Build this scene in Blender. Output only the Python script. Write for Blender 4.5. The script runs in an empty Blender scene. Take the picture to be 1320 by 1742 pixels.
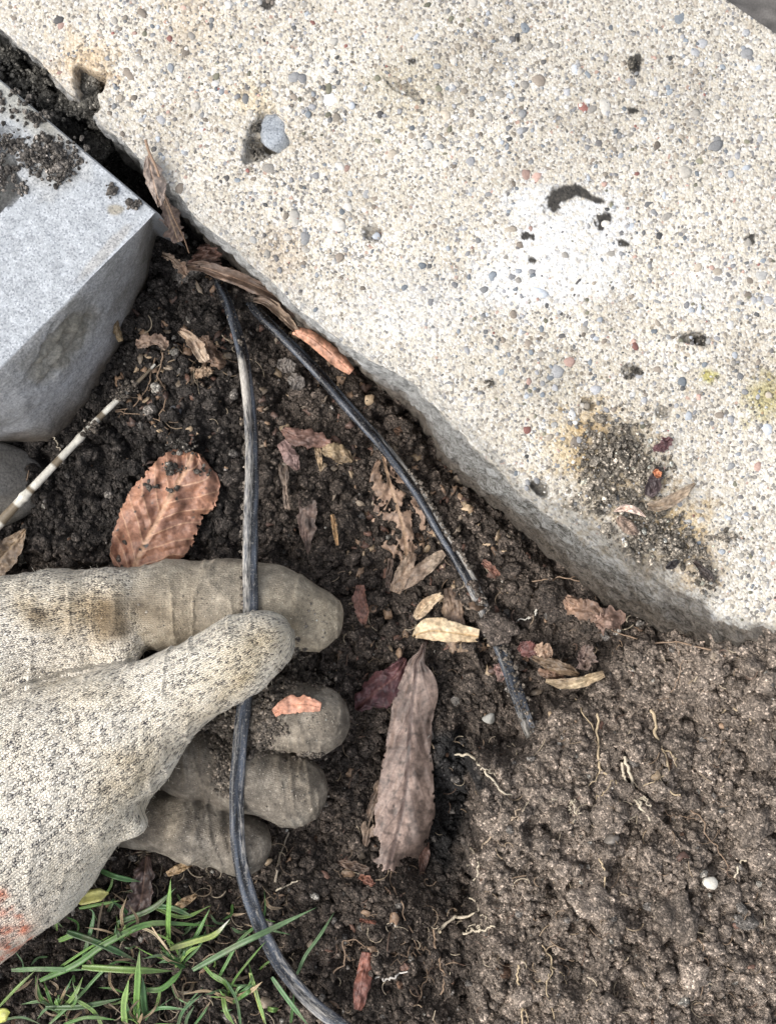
import bpy, math, random
import numpy as np

# ------------------------------------------------------------------ camera / light
H = 0.40            # camera height above the loosened soil (m)
F = 1850.0          # focal length in photo pixels
CX, CY = 660.0, 871.0
scene = bpy.context.scene
COL = scene.collection
cam_d = bpy.data.cameras.new("camera")
cam = bpy.data.objects.new("camera", cam_d)
COL.objects.link(cam)
cam.location = (0, 0, H)
cam_d.sensor_fit = 'VERTICAL'
cam_d.sensor_height = 24.0
cam_d.lens = 24.0 * F / 1742.0
cam_d.clip_start = 0.01
cam_d.clip_end = 100.0
scene.camera = cam

SUN_EL, SUN_AZ = 50.0, -108.0      # azimuth measured from +Y (top of the photo) clockwise
world = bpy.data.worlds.new("World"); scene.world = world
world.use_nodes = True
wn = world.node_tree
bg = wn.nodes["Background"]
sky = wn.nodes.new("ShaderNodeTexSky"); sky.sky_type = 'NISHITA'; sky.sun_disc = False
sky.sun_elevation = math.radians(SUN_EL); sky.sun_rotation = math.radians(SUN_AZ)
sky.air_density = 1.0; sky.dust_density = 3.0
hs = wn.nodes.new("ShaderNodeHueSaturation"); hs.inputs['Saturation'].default_value = 0.32
wn.links.new(sky.outputs[0], hs.inputs['Color']); wn.links.new(hs.outputs[0], bg.inputs[0])
bg.inputs[1].default_value = 0.15
sd = bpy.data.lights.new("sun", 'SUN'); sd.energy = 1.1; sd.angle = math.radians(45); sd.color = (1.0, 0.96, 0.90)
sun = bpy.data.objects.new("sun", sd); COL.objects.link(sun)
sun.rotation_euler = (math.radians(-(90 - SUN_EL)), 0, math.radians(-SUN_AZ))
scene.view_settings.view_transform = 'Standard'
scene.view_settings.look = 'None'
scene.view_settings.exposure = 0.86
scene.view_settings.gamma = 1.0
scene.cycles.max_bounces = 5
scene.cycles.diffuse_bounces = 3

# ------------------------------------------------------------------ numpy helpers
rng = np.random.default_rng(7)

def W(px, py, z):
    px = np.asarray(px, float); py = np.asarray(py, float); z = np.asarray(z, float) + px * 0
    s = (H - z) / F
    return np.stack([(px - CX) * s, -(py - CY) * s, z], -1)

def pix(p):
    s = F / (H - p[..., 2])
    return p[..., 0] * s + CX, -p[..., 1] * s + CY

def hsh(ix, iy, iz, seed):
    h = (ix.astype(np.int64) * 374761393 + iy.astype(np.int64) * 668265263 + iz.astype(np.int64) * 2147483647 + seed * 974634777)
    h = (h ^ (h >> 13)) & 0xffffffff
    h = (h * 1274126177) & 0xffffffff
    h = h ^ (h >> 16)
    h = (h * 2246822519) & 0xffffffff
    h = h ^ (h >> 15)
    return (h & 0xffffff) / float(0xffffff)

def vnoise2(x, y, seed=0):
    ix = np.floor(x); iy = np.floor(y); fx = x - ix; fy = y - iy
    ix = ix.astype(np.int64); iy = iy.astype(np.int64); z = ix * 0
    ux = fx * fx * (3 - 2 * fx); uy = fy * fy * (3 - 2 * fy)
    a = hsh(ix, iy, z, seed); b = hsh(ix + 1, iy, z, seed)
    c = hsh(ix, iy + 1, z, seed); d = hsh(ix + 1, iy + 1, z, seed)
    return (a + (b - a) * ux) * (1 - uy) + (c + (d - c) * ux) * uy

def vnoise3(p, seed=0):
    i = np.floor(p); f = p - i; i = i.astype(np.int64); u = f * f * (3 - 2 * f)
    r = 0
    for dx in (0, 1):
        for dy in (0, 1):
            for dz in (0, 1):
                w = (u[..., 0] if dx else 1 - u[..., 0]) * (u[..., 1] if dy else 1 - u[..., 1]) * (u[..., 2] if dz else 1 - u[..., 2])
                r = r + w * hsh(i[..., 0] + dx, i[..., 1] + dy, i[..., 2] + dz, seed)
    return r

def fbm2(x, y, seed=0, o=4):
    a = 0; t = 0; s = 1.0
    for k in range(o):
        a = a + s * vnoise2(x * 2 ** k + 13.7 * k, y * 2 ** k + 5.1 * k, seed + k); t += s; s *= 0.5
    return a / t * 2 - 1

def fbm3(p, seed=0, o=3):
    a = 0; t = 0; s = 1.0
    for k in range(o):
        a = a + s * vnoise3(p * 2 ** k + 7.7 * k, seed + k); t += s; s *= 0.5
    return a / t * 2 - 1

def worley2(x, y, cell, seed=0):
    X = x / cell; Y = y / cell
    ix = np.floor(X).astype(np.int64); iy = np.floor(Y).astype(np.int64)
    best = np.full(X.shape, 9.0); bid = np.zeros(X.shape)
    z = ix * 0
    for dx in (-1, 0, 1):
        for dy in (-1, 0, 1):
            cx = ix + dx; cy = iy + dy
            jx = cx + hsh(cx, cy, z, seed); jy = cy + hsh(cx, cy, z, seed + 11)
            d = (jx - X) ** 2 + (jy - Y) ** 2
            r = hsh(cx, cy, z, seed + 23)
            m = d < best
            best = np.where(m, d, best); bid = np.where(m, r, bid)
    return np.sqrt(best), bid

def smooth(a, b, x):
    t = np.clip((x - a) / (b - a), 0, 1); return t * t * (3 - 2 * t)

def mesh_obj(name, verts, faces, mat, parent=None, colors=None, attrs=None, smooth_sh=True, label=None, cat=None, group=None, kind=None, normals=None):
    """faces: list/array groups -> array (n,3) or (n,4), or list of several arrays"""
    me = bpy.data.meshes.new(name)
    verts = np.asarray(verts, np.float32)
    fl = faces if isinstance(faces, list) else [faces]
    fl = [np.asarray(f, np.int32) for f in fl if len(f)]
    me.vertices.add(len(verts)); me.vertices.foreach_set('co', verts.ravel())
    nl = sum(f.size for f in fl); nf = sum(len(f) for f in fl)
    me.loops.add(nl); me.polygons.add(nf)
    vi = np.concatenate([f.ravel() for f in fl])
    sizes = np.concatenate([np.full(len(f), f.shape[1], np.int32) for f in fl])
    st = np.concatenate([[0], np.cumsum(sizes)[:-1]]).astype(np.int32)
    me.loops.foreach_set('vertex_index', vi.astype(np.int32))
    me.polygons.foreach_set('loop_start', st)
    me.update(calc_edges=True)
    me.validate()
    if smooth_sh:
        me.polygons.foreach_set('use_smooth', np.ones(len(me.polygons), bool))
    if colors is not None:
        a = me.color_attributes.new('col', 'FLOAT_COLOR', 'POINT')
        c = np.ones((len(verts), 4), np.float32); c[:, :3] = colors
        a.data.foreach_set('color', c.ravel())
    for k, v in (attrs or {}).items():
        v = np.asarray(v, np.float32)
        if v.ndim == 1:
            a = me.attributes.new(k, 'FLOAT', 'POINT'); a.data.foreach_set('value', v)
        else:
            a = me.attributes.new(k, 'FLOAT_VECTOR', 'POINT'); a.data.foreach_set('vector', v.ravel())
    if normals is not None:
        me.normals_split_custom_set_from_vertices(np.asarray(normals, np.float32))
    me.materials.append(mat)
    o = bpy.data.objects.new(name, me); COL.objects.link(o)
    if parent: o.parent = parent
    tag(o, label, cat, group, kind)
    return o

def tag(o, label=None, cat=None, group=None, kind=None):
    if label: o['label'] = label
    if cat: o['category'] = cat
    if group: o['group'] = group
    if kind: o['kind'] = kind

def empty(name, loc, label, cat, group=None):
    o = bpy.data.objects.new(name, None); COL.objects.link(o); o.location = loc
    o.empty_display_size = 0.01
    tag(o, label, cat, group); return o

def grid_faces(nu, nv, off=0):
    i, j = np.meshgrid(np.arange(nu - 1), np.arange(nv - 1), indexing='ij')
    a = i * nv + j
    return np.stack([a, a + nv, a + nv + 1, a + 1], -1).reshape(-1, 4) + off

# ------------------------------------------------------------------ materials
def mat_new(name):
    m = bpy.data.materials.new(name); m.use_nodes = True
    nt = m.node_tree; b = nt.nodes['Principled BSDF']
    return m, nt, b

class N:
    def __init__(s, nt): s.nt = nt
    def _s(s, sock, v):
        if isinstance(v, bpy.types.NodeSocket): s.nt.links.new(v, sock)
        else: sock.default_value = v
    def math(s, op, a, b=0.0, c=None, clamp=False):
        n = s.nt.nodes.new('ShaderNodeMath'); n.operation = op; n.use_clamp = clamp
        s._s(n.inputs[0], a); s._s(n.inputs[1], b)
        if c is not None: s._s(n.inputs[2], c)
        return n.outputs[0]
    def mix(s, f, a, b, typ='MIX'):
        n = s.nt.nodes.new('ShaderNodeMix'); n.data_type = 'RGBA'; n.blend_type = typ; n.clamp_result = False
        s._s(n.inputs[0], f); s._s(n.inputs[6], a); s._s(n.inputs[7], b)
        return n.outputs[2]
    def attr(s, name, out='Color'):
        n = s.nt.nodes.new('ShaderNodeAttribute'); n.attribute_name = name; return n.outputs[out]
    def obj(s):
        return s.nt.nodes.new('ShaderNodeTexCoord').outputs['Object']
    def noise(s, scale, detail=3.0, rough=0.55, vec=None, dist=0.0, out=0):
        n = s.nt.nodes.new('ShaderNodeTexNoise'); n.inputs['Scale'].default_value = scale
        n.inputs['Detail'].default_value = detail; n.inputs['Roughness'].default_value = rough
        n.inputs['Distortion'].default_value = dist
        s.nt.links.new(vec if vec is not None else s.obj(), n.inputs['Vector'])
        return n.outputs[out]
    def vor(s, scale, vec=None, feat='F1', rnd=1.0):
        n = s.nt.nodes.new('ShaderNodeTexVoronoi'); n.feature = feat; n.inputs['Scale'].default_value = scale
        n.inputs['Randomness'].default_value = rnd
        s.nt.links.new(vec if vec is not None else s.obj(), n.inputs['Vector'])
        return n.outputs
    def ramp(s, f, stops, interp='LINEAR'):
        n = s.nt.nodes.new('ShaderNodeValToRGB'); cr = n.color_ramp; cr.interpolation = interp
        while len(cr.elements) < len(stops): cr.elements.new(0.5)
        for e, (p, c) in zip(cr.elements, stops):
            e.position = p; e.color = (c[0], c[1], c[2], 1) if isinstance(c, (tuple, list)) else (c, c, c, 1)
        s._s(n.inputs[0], f); return n.outputs[0]
    def bump(s, h, dist, strength=1.0, prev=None):
        n = s.nt.nodes.new('ShaderNodeBump'); n.inputs['Distance'].default_value = dist
        n.inputs['Strength'].default_value = strength
        s._s(n.inputs['Height'], h)
        if prev is not None: s._s(n.inputs['Normal'], prev)
        return n.outputs[0]
    def sep(s, v):
        n = s.nt.nodes.new('ShaderNodeSeparateXYZ'); s._s(n.inputs[0], v); return n.outputs
    def comb(s, x, y, z=0.0):
        n = s.nt.nodes.new('ShaderNodeCombineXYZ'); s._s(n.inputs[0], x); s._s(n.inputs[1], y); s._s(n.inputs[2], z); return n.outputs[0]
    def vmul(s, v, k):
        n = s.nt.nodes.new('ShaderNodeVectorMath'); n.operation = 'MULTIPLY'; s._s(n.inputs[0], v); n.inputs[1].default_value = k; return n.outputs[0]
    def white(s, v):
        n = s.nt.nodes.new('ShaderNodeTexWhiteNoise'); n.noise_dimensions = '3D'; s._s(n.inputs[0], v); return n.outputs

def soil_material():
    m, nt, b = mat_new('soil'); n = N(nt)
    base = n.attr('col')
    v = n.vor(1500.0)
    r = n.sep(v['Color'])[0]
    speck = n.ramp(r, [(0, 0.50), (0.5, 0.95), (0.82, 1.35), (0.93, 1.9), (1.0, 3.2)])  # light grit, with moist glints painted in as the brightest specks
    c = n.mix(1.0, base, speck, 'MULTIPLY')
    nz = n.ramp(n.noise(420, 4), [(0.3, 0.55), (0.7, 1.45)])
    c = n.mix(1.0, c, nz, 'MULTIPLY')
    nt.links.new(c, b.inputs['Base Color'])
    b.inputs['Roughness'].default_value = 0.72
    nt.links.new(n.ramp(n.noise(900, 2), [(0.35, 0.62), (0.65, 0.95)]), b.inputs['Roughness'])
    b.inputs['Specular IOR Level'].default_value = 0.35
    b1 = n.bump(n.noise(1100, 5, 0.72), 0.0011, 1.0)
    b2 = n.bump(v['Distance'], -0.0006, 0.9, b1)
    nt.links.new(b2, b.inputs['Normal'])
    return m
M_SOIL = soil_material()

def concrete_material():
    m, nt, b = mat_new('exposed_concrete'); n = N(nt)
    tint = n.attr('col'); band = n.attr('band', 'Fac'); white = n.attr('white', 'Fac'); dark = n.attr('dark', 'Fac')
    jig = n.noise(900, 2, out=1)
    co = n.obj()
    vm = nt.nodes.new('ShaderNodeVectorMath'); vm.operation = 'MULTIPLY_ADD'
    nt.links.new(jig, vm.inputs[0]); vm.inputs[1].default_value = (.0006,) * 3; nt.links.new(co, vm.inputs[2])
    wco = vm.outputs[0]
    v1 = n.vor(1250, wco); r1 = n.sep(v1['Color'])
    sand = n.ramp(r1[0], [(0, (.28, .26, .23)), (.07, (.50, .45, .38)), (.20, (.70, .645, .55)), (.5, (.78, .74, .665)), (.7, (.70, .635, .52)), (.85, (.84, .81, .755)), (.95, (.42, .40, .38))], 'CONSTANT')
    edge = n.ramp(v1['Distance'], [(0.25, .90), (0.75, 0.74)])
    c = n.mix(1.0, sand, edge, 'MULTIPLY')
    c = n.mix(1.0, c, n.ramp(n.noise(38, 5, .6), [(.32, (.80, .78, .75)), (.62, (1.06, 1.06, 1.06))]), 'MULTIPLY')
    # second, coarser grains
    v2 = n.vor(620, wco); r2 = n.sep(v2['Color'])
    stone = n.ramp(r2[1], [(0, (.12, .115, .11)), (.12, (.27, .24, .20)), (.3, (.33, .32, .31)), (.45, (.42, .35, .26)), (.6, (.22, .23, .25)), (.72, (.55, .51, .44)), (.84, (.19, .16, .12)), (.93, (.42, .28, .22))], 'CONSTANT')
    inside = n.math('LESS_THAN', v2['Distance'], n.math('MULTIPLY_ADD', r2[2], 0.30, 0.20))
    pick = n.math('GREATER_THAN', r2[0], 0.66)
    f2 = n.math('MULTIPLY', inside, pick)
    f2 = n.math('MULTIPLY', f2, 0.85)
    c = n.mix(f2, c, stone)
    # white paste over
    wn_ = n.noise(600, 4, 0.6)
    wf = n.math('MULTIPLY', white, n.ramp(wn_, [(0.36, 0.10), (0.60, 0.95)]), clamp=True)
    c = n.mix(wf, c, (.74, .75, .76, 1))
    # worn grey shoulder of the slab
    ar = nt.nodes.new('ShaderNodeVectorRotate'); ar.rotation_type = 'Z_AXIS'; ar.inputs['Angle'].default_value = math.radians(40)
    nt.links.new(co, ar.inputs['Vector'])
    st = n.vmul(ar.outputs[0], (1.0, 2.4, 2.4))
    sn = n.noise(300, 10, 0.82, st, 1.0)
    g = n.ramp(sn, [(0.40, (.09, .085, .072)), (0.455, (.25, .238, .21)), (0.50, (.42, .405, .37)), (0.55, (.60, .59, .56)), (0.63, (.80, .80, .78))])
    sm2 = n.ramp(n.noise(300, 4, 0.6, n.vmul(ar.outputs[0], (1.0, 2.0, 2.0))), [(0.35, (.28, .28, .27)), (0.65, (.58, .58, .57))])
    smooth_face = n.mix(n.attr('along', 'Fac'), sm2, g)
    bf = n.math('ADD', band, n.math('MULTIPLY', n.math('SUBTRACT', n.noise(380, 4), 0.5), n.math('MULTIPLY', n.math('MULTIPLY', band, n.math('SUBTRACT', 1.0, band)), 7.0)), clamp=True)
    c = n.mix(bf, c, smooth_face)
    c = n.mix(1.0, c, tint, 'MULTIPLY')
    dn = n.ramp(n.noise(500, 4), [(0.3, (.012, .011, .010)), (0.7, (.065, .058, .048))])
    c = n.mix(dark, c, dn)
    nt.links.new(c, b.inputs['Base Color'])
    b.inputs['Roughness'].default_value = 0.85
    hgt = n.math('ADD', n.math('MULTIPLY', v1['Distance'], -1.0), n.math('MULTIPLY', f2, n.math('SUBTRACT', 0.9, v2['Distance'])))
    b1 = n.bump(hgt, 0.00030, 0.9)
    b2 = n.bump(n.noise(1300, 4, .65), 0.0004, 0.6, b1)
    b3 = n.bump(n.math('MULTIPLY', sn, n.math('MULTIPLY', band, n.attr('along', 'Fac'))), 0.0045, 1.0, b2)
    nt.links.new(b3, b.inputs['Normal'])
    return m
M_CONC = concrete_material()

def vcol_material(name, rough=0.7, grain=1500, var=0.25, bumpd=0.0002, spec=0.4, sss=0.0, bscale=900):
    m, nt, b = mat_new(name); n = N(nt)
    nz = n.ramp(n.noise(grain, 4, 0.6), [(0.28, 1 - var), (0.72, 1 + var)])
    c = n.mix(1.0, n.attr('col'), nz, 'MULTIPLY')
    nt.links.new(c, b.inputs['Base Color'])
    b.inputs['Roughness'].default_value = rough
    b.inputs['Specular IOR Level'].default_value = spec
    if bumpd: nt.links.new(n.bump(n.noise(bscale, 4, 0.6), bumpd, 0.8), b.inputs['Normal'])
    return m
M_PEB = vcol_material('pebble', 0.6, 1800, 0.22, 0.00012)
M_LEAF = vcol_material('dead_leaf', 0.48, 900, 0.30, 0.00025, 0.45)
M_ROOT = vcol_material('root_fibre', 0.6, 1500, 0.25, 0.0001)
M_GRASS = vcol_material('grass_blade', 0.42, 700, 0.22, 0.00012, 0.5)
M_STEM = vcol_material('dry_stem', 0.38, 700, 0.16, 0.0001, 0.5)

def granite_material():
    m, nt, b = mat_new('cut_stone'); n = N(nt)
    v = n.vor(1900); r = n.sep(v['Color'])[0]
    top = n.ramp(r, [(0, (.24, .255, .275)), (.12, (.34, .36, .38)), (.4, (.40, .42, .44)), (.75, (.47, .49, .515)), (.93, (.30, .315, .335))], 'CONSTANT')
    nz = n.ramp(n.noise(260, 4), [(0.3, .80), (0.7, 1.12)])
    top = n.mix(1.0, top, nz, 'MULTIPLY')
    sd_ = n.ramp(n.noise(1100, 5, .7), [(0.36, (.24, .245, .255)), (0.64, (.50, .505, .52))])
    st = n.ramp(n.noise(38, 4, .6), [(0.36, (.62, .60, .55)), (0.62, (1.08, 1.08, 1.08))])
    sd_ = n.mix(1.0, sd_, st, 'MULTIPLY')
    c = n.mix(n.attr('face', 'Fac'), top, sd_)
    c = n.mix(1.0, c, n.attr('col'), 'MULTIPLY')
    nt.links.new(c, b.inputs['Base Color'])
    b.inputs['Roughness'].default_value = 0.8
    b1 = n.bump(n.noise(1100, 4, .65), 0.00035, 0.8)
    b2 = n.bump(n.noise(220, 4, .6), 0.0006, 0.6, b1)
    nt.links.new(b2, b.inputs['Normal'])
    return m
M_GRAN = granite_material()

def knit_material():
    m, nt, b = mat_new('knit_fabric'); n = N(nt)
    st = n.sep(n.attr('st', 'Vector'))
    coat = n.attr('coat', 'Fac'); fleck = n.attr('fleck', 'Fac'); tint = n.attr('col')
    wob = n.math('MULTIPLY', n.math('SUBTRACT', n.noise(260, 3), 0.5), 0.0014)
    wob2 = n.math('MULTIPLY', n.math('SUBTRACT', n.noise(300, 2, 0.5, n.vmul(n.obj(), (1.0, 1.3, .7))), 0.5), 0.0010)
    w, h = 0.00150, 0.00112
    X = n.math('DIVIDE', n.math('ADD', st[1], wob), w)
    colid = n.math('FLOOR', X)
    fx = n.math('SUBTRACT', n.math('SUBTRACT', X, colid), 0.5)
    ax = n.math('ABSOLUTE', fx)
    off = n.white(n.comb(colid, 3.0))['Value']
    Y = n.math('ADD', n.math('DIVIDE', n.math('ADD', st[0], wob2), h), n.math('ADD', n.math('MULTIPLY', ax, 1.3), n.math('MULTIPLY', off, 0.25)))
    row = n.math('FLOOR', Y)
    fy = n.math('SUBTRACT', n.math('SUBTRACT', Y, row), 0.5)
    leg = n.math('SUBTRACT', 1.0, n.math('MULTIPLY', n.math('POWER', n.math('ABSOLUTE', n.math('SUBTRACT', ax, 0.25)), 2.0), 15.0), clamp=True)
    ry = n.math('SUBTRACT', 1.0, n.math('MULTIPLY', n.math('POWER', n.math('ABSOLUTE', fy), 2.0), 3.6), clamp=True)
    hg = n.math('MULTIPLY', leg, ry)
    hg = n.math('POWER', hg, 0.6)
    side = n.math('SIGN', fx)
    cid = n.comb(n.math('ADD', colid, n.math('MULTIPLY', side, 0.3)), row)
    rnd = n.white(cid)
    rv = rnd['Value']
    isf = n.math('LESS_THAN', rv, fleck)
    frayed = n.ramp(n.noise(1500, 3), [(0.36, 0.0), (0.52, 1.0)])
    yarn = n.ramp(rnd['Color'], [(0.0, (.78, .70, .57)), (0.5, (.88, .81, .69)), (1.0, (.95, .90, .80))])
    gapc = (.66, .60, .50, 1)
    c = n.mix(hg, gapc, yarn)
    gapmask = n.ramp(hg, [(0.55, 1.0), (0.97, 0.35)])
    ff = n.math('MULTIPLY', isf, n.math('MULTIPLY', gapmask, frayed))
    c = n.mix(ff, c, (.055, .053, .062, 1))
    fib = n.ramp(n.noise(2600, 3, 0.7), [(0.3, .82), (0.7, 1.10)])
    c = n.mix(1.0, c, fib, 'MULTIPLY')
    # rubber coating
    cn = n.noise(150, 7, 0.72); cn2 = n.noise(900, 3, .6)
    rb = n.ramp(cn, [(0.34, (.080, .068, .054)), (0.5, (.165, .142, .113)), (0.64, (.31, .275, .225))])
    rb = n.mix(1.0, rb, n.ramp(cn2, [(.3, .78), (.7, 1.2)]), 'MULTIPLY')
    rb = n.mix(n.math('MULTIPLY', n.math('SUBTRACT', 1.0, hg), 0.35), rb, (.10, .09, .075, 1))
    sp = n.ramp(n.noise(1700, 2, .5), [(.66, 0.0), (.72, 0.7)])
    rb = n.mix(sp, rb, (.48, .44, .38, 1))
    c = n.mix(coat, c, rb)
    c = n.mix(1.0, c, tint, 'MULTIPLY')
    nt.links.new(c, b.inputs['Base Color'])
    nt.links.new(n.ramp(coat, [(0.0, 0.92), (1.0, 0.62)]), b.inputs['Roughness'])
    b.inputs['Specular IOR Level'].default_value = 0.3
    hh = n.math('MULTIPLY', hg, n.math('SUBTRACT', 1.0, n.math('MULTIPLY', coat, 0.80)))
    b1 = n.bump(hh, 0.00045, 1.0)
    b2 = n.bump(n.noise(2300, 3, .7), 0.00025, 0.7, b1)
    b3 = n.bump(cn2, 0.0007, 0.6, b2)
    nt.links.new(b3, b.inputs['Normal'])
    return m
M_KNIT = knit_material()

def cable_material():
    m, nt, b = mat_new('black_plastic'); n = N(nt)
    dust = n.attr('dust', 'Fac')
    st = n.attr('st', 'Vector')
    nn = n.noise(1.0, 5, 0.65, n.vmul(st, (260, 900, 0)))
    n2 = n.noise(1300, 4, .7)
    f = n.math('ADD', dust, n.math('MULTIPLY', n.math('SUBTRACT', nn, 0.5), 1.0))
    f = n.ramp(f, [(0.32, 0.0), (0.62, 1.0)])
    f2 = n.ramp(n2, [(0.55, 0.0), (0.68, 0.45)])
    f = n.math('MAXIMUM', f, f2)
    dc = n.ramp(n.noise(1.0, 5, .7, n.vmul(st, (500, 2500, 0))), [(.32, (.20, .18, .15)), (.60, (.62, .58, .52))])
    sky_sheen = n.ramp(n.noise(1.0, 3, 0.5, n.vmul(st, (60, 420, 0))), [(.42, (.014, .015, .018)), (.62, (.085, .098, .122))]); c = n.mix(f, sky_sheen, dc)  # bluish sky reflection painted into the black plastic colour
    nt.links.new(c, b.inputs['Base Color'])
    nt.links.new(n.ramp(f, [(0, .17), (1, .8)]), b.inputs['Roughness'])
    nt.links.new(n.bump(n.math('ADD', f, n2), 0.00018, 0.8), b.inputs['Normal'])
    return m
M_CABLE = cable_material()

# ------------------------------------------------------------------ prototypes of lumps
def ico(sub):
    import bmesh
    bm = bmesh.new(); bmesh.ops.create_icosphere(bm, subdivisions=sub, radius=1.0)
    v = np.array([x.co[:] for x in bm.verts]); f = np.array([[q.index for q in t.verts] for t in bm.faces]); bm.free()
    return v, f
ICO1 = ico(1); ICO2 = ico(2); ICO3 = ico(3); ICO4 = ico(4)

def lump(base, seed, kind):
    v, f = base
    if kind == 'pebble':
        rg = np.random.default_rng(seed + 50); pl = rg.normal(size=(11, 3)); pl /= np.linalg.norm(pl, axis=1)[:, None]; dd_ = rg.uniform(.62, .98, 11)
        r = np.min(np.where(v @ pl.T > .05, dd_ / np.maximum(v @ pl.T, .05), 9), axis=1); r = np.minimum(r, 1.15) * (1 + .06 * fbm3(v * 3 + seed, seed, 2))
    else:
        r = 1 + 0.75 * fbm3(v * 1.5 + seed * 3.1, seed, 3)
        if len(v) > 100:
            q = np.abs(fbm3(v * 3.4 + seed, seed + 5, 2)); r = r + 0.28 * (0.4 - q)
    return v * r[:, None]
PEB = [lump(ICO2, s, 'pebble') for s in range(8)]
PEB1 = [lump(ICO1, s, 'pebble') for s in range(8)]
CR1 = [lump(ICO1, s, 'crumb') for s in range(10)]
CR2 = [lump(ICO2, s, 'crumb') for s in range(14)]
CR3 = [lump(ICO3, s, 'crumb') for s in range(8)]
CR4 = [lump(ICO4, s, 'crumb') for s in range(4)]

def rand_rot(n, r=rng):
    q = r.normal(size=(n, 4)); q /= np.linalg.norm(q, axis=1)[:, None]
    w, x, y, z = q.T
    return np.stack([np.stack([1 - 2 * (y * y + z * z), 2 * (x * y - z * w), 2 * (x * z + y * w)], -1),
                     np.stack([2 * (x * y + z * w), 1 - 2 * (x * x + z * z), 2 * (y * z - x * w)], -1),
                     np.stack([2 * (x * z - y * w), 2 * (y * z + x * w), 1 - 2 * (x * x + y * y)], -1)], 1)

def zrot(n):
    a = rng.uniform(0, 6.28, n); c, s = np.cos(a), np.sin(a); o = np.zeros(n); l = np.ones(n)
    return np.stack([np.stack([c, -s, o], -1), np.stack([s, c, o], -1), np.stack([o, o, l], -1)], 1)

def scatter(protos, faces, pos, rad, cols, flat=(1, 1, 1), rots=None, squash=None):
    """returns verts, faces, colors of all lumps in one soup"""
    n = len(pos); nv = len(protos[0])
    idx = rng.integers(0, len(protos), n)
    P = np.stack(protos)[idx]
    sc = rng.uniform(0.72, 1.28, (n, 1, 3)) * np.array(flat)
    if rots is None: rots = rand_rot(n)
    P = P * sc
    P = np.einsum('nij,nvj->nvi', rots, P)
    if squash is not None: P[..., 2] *= squash
    V = P * rad[:, None, None] + pos[:, None, :]
    Fc = (faces[None] + (np.arange(n) * nv)[:, None, None]).reshape(-1, 3)
    C = np.repeat(cols[:, None, :], nv, 1)
    return V.reshape(-1, 3), Fc, C.reshape(-1, 3)

def merge(parts):
    vs, fs, cs = [], [], []; o = 0
    for v, f, c in parts:
        vs.append(v); fs.append(f + o); cs.append(c); o += len(v)
    return np.concatenate(vs), np.concatenate(fs), np.concatenate(cs)

# ------------------------------------------------------------------ slab outline
ZS = 0.050
ang = math.radians(-39.5)
DA = np.array([math.cos(ang), math.sin(ang)])      # along the edge (down-right in the photo)
DB = np.array([-math.sin(ang), math.cos(ang)])     # into the slab (up-right)
T_px = np.array([(-330, -230), (-160, -85), (0, 48), (60, 98), (120, 158), (170, 200), (235, 268), (300, 326), (345, 383), (400, 424), (470, 492), (545, 560),
                 (600, 592), (650, 622), (705, 655), (765, 712), (830, 776), (885, 838), (940, 880), (1000, 912), (1060, 945), (1120, 990), (1190, 1048), (1250, 1082), (1330, 1100), (1500, 1190), (1750, 1360)], float)
B_px = np.array([(-330, -180), (-160, -40), (0, 92), (60, 140), (105, 178), (160, 222), (225, 292), (290, 352), (330, 398), (380, 438), (440, 492), (520, 556),
                 (590, 612), (640, 655), (690, 690), (722, 722), (745, 775), (800, 826), (860, 872), (920, 925), (985, 985), (1050, 1040), (1120, 1070), (1200, 1092), (1300, 1135), (1480, 1250), (1730, 1420)], float)
Tw = W(T_px[:, 0], T_px[:, 1], ZS)[:, :2]; zb = np.interp(B_px[:, 0], [-300, 640, 760, 860, 960, 1080, 1200, 1700], [.004, .006, .012, .020, .028, .035, .039, .041]); Bw = W(B_px[:, 0], B_px[:, 1], zb)[:, :2]
def ab(p): return p @ DA, p @ DB
ta, tb = ab(Tw); ba, bb = ab(Bw)
def curve(a, xa, xb): return np.interp(a, xa, xb)
def smooth_curve(a, xa, xb, w=0.0014):
    return (curve(a - w, xa, xb) + 2 * curve(a, xa, xb) + curve(a + w, xa, xb)) / 4
def edge_z(a): return smooth_curve(a, ba, zb)
def edge_T(a): return smooth_curve(a, ta, tb) + 0.0007 * fbm2(a * 160, a * 0, 3, 3)
def edge_B(a): return smooth_curve(a, ba, bb) + 0.0008 * fbm2(a * 120, a * 0 + 4, 5, 3)
# far edge of the slab (top right of the photo)
fe = W(np.array([1150., 1235., 1320., 1600.]), np.array([-62., 0., 58., 255.]), ZS)[:, :2]
fa, fb = ab(fe)
fslope = (fb[2] - fb[1]) / (fa[2] - fa[1])
def edge_F(a): return fb[1] + fslope * (a - fa[1])

def in_slab(x, y, margin=0.0):
    a = x * DA[0] + y * DA[1]; b = x * DB[0] + y * DB[1]
    return b - edge_T(a) - margin

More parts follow.
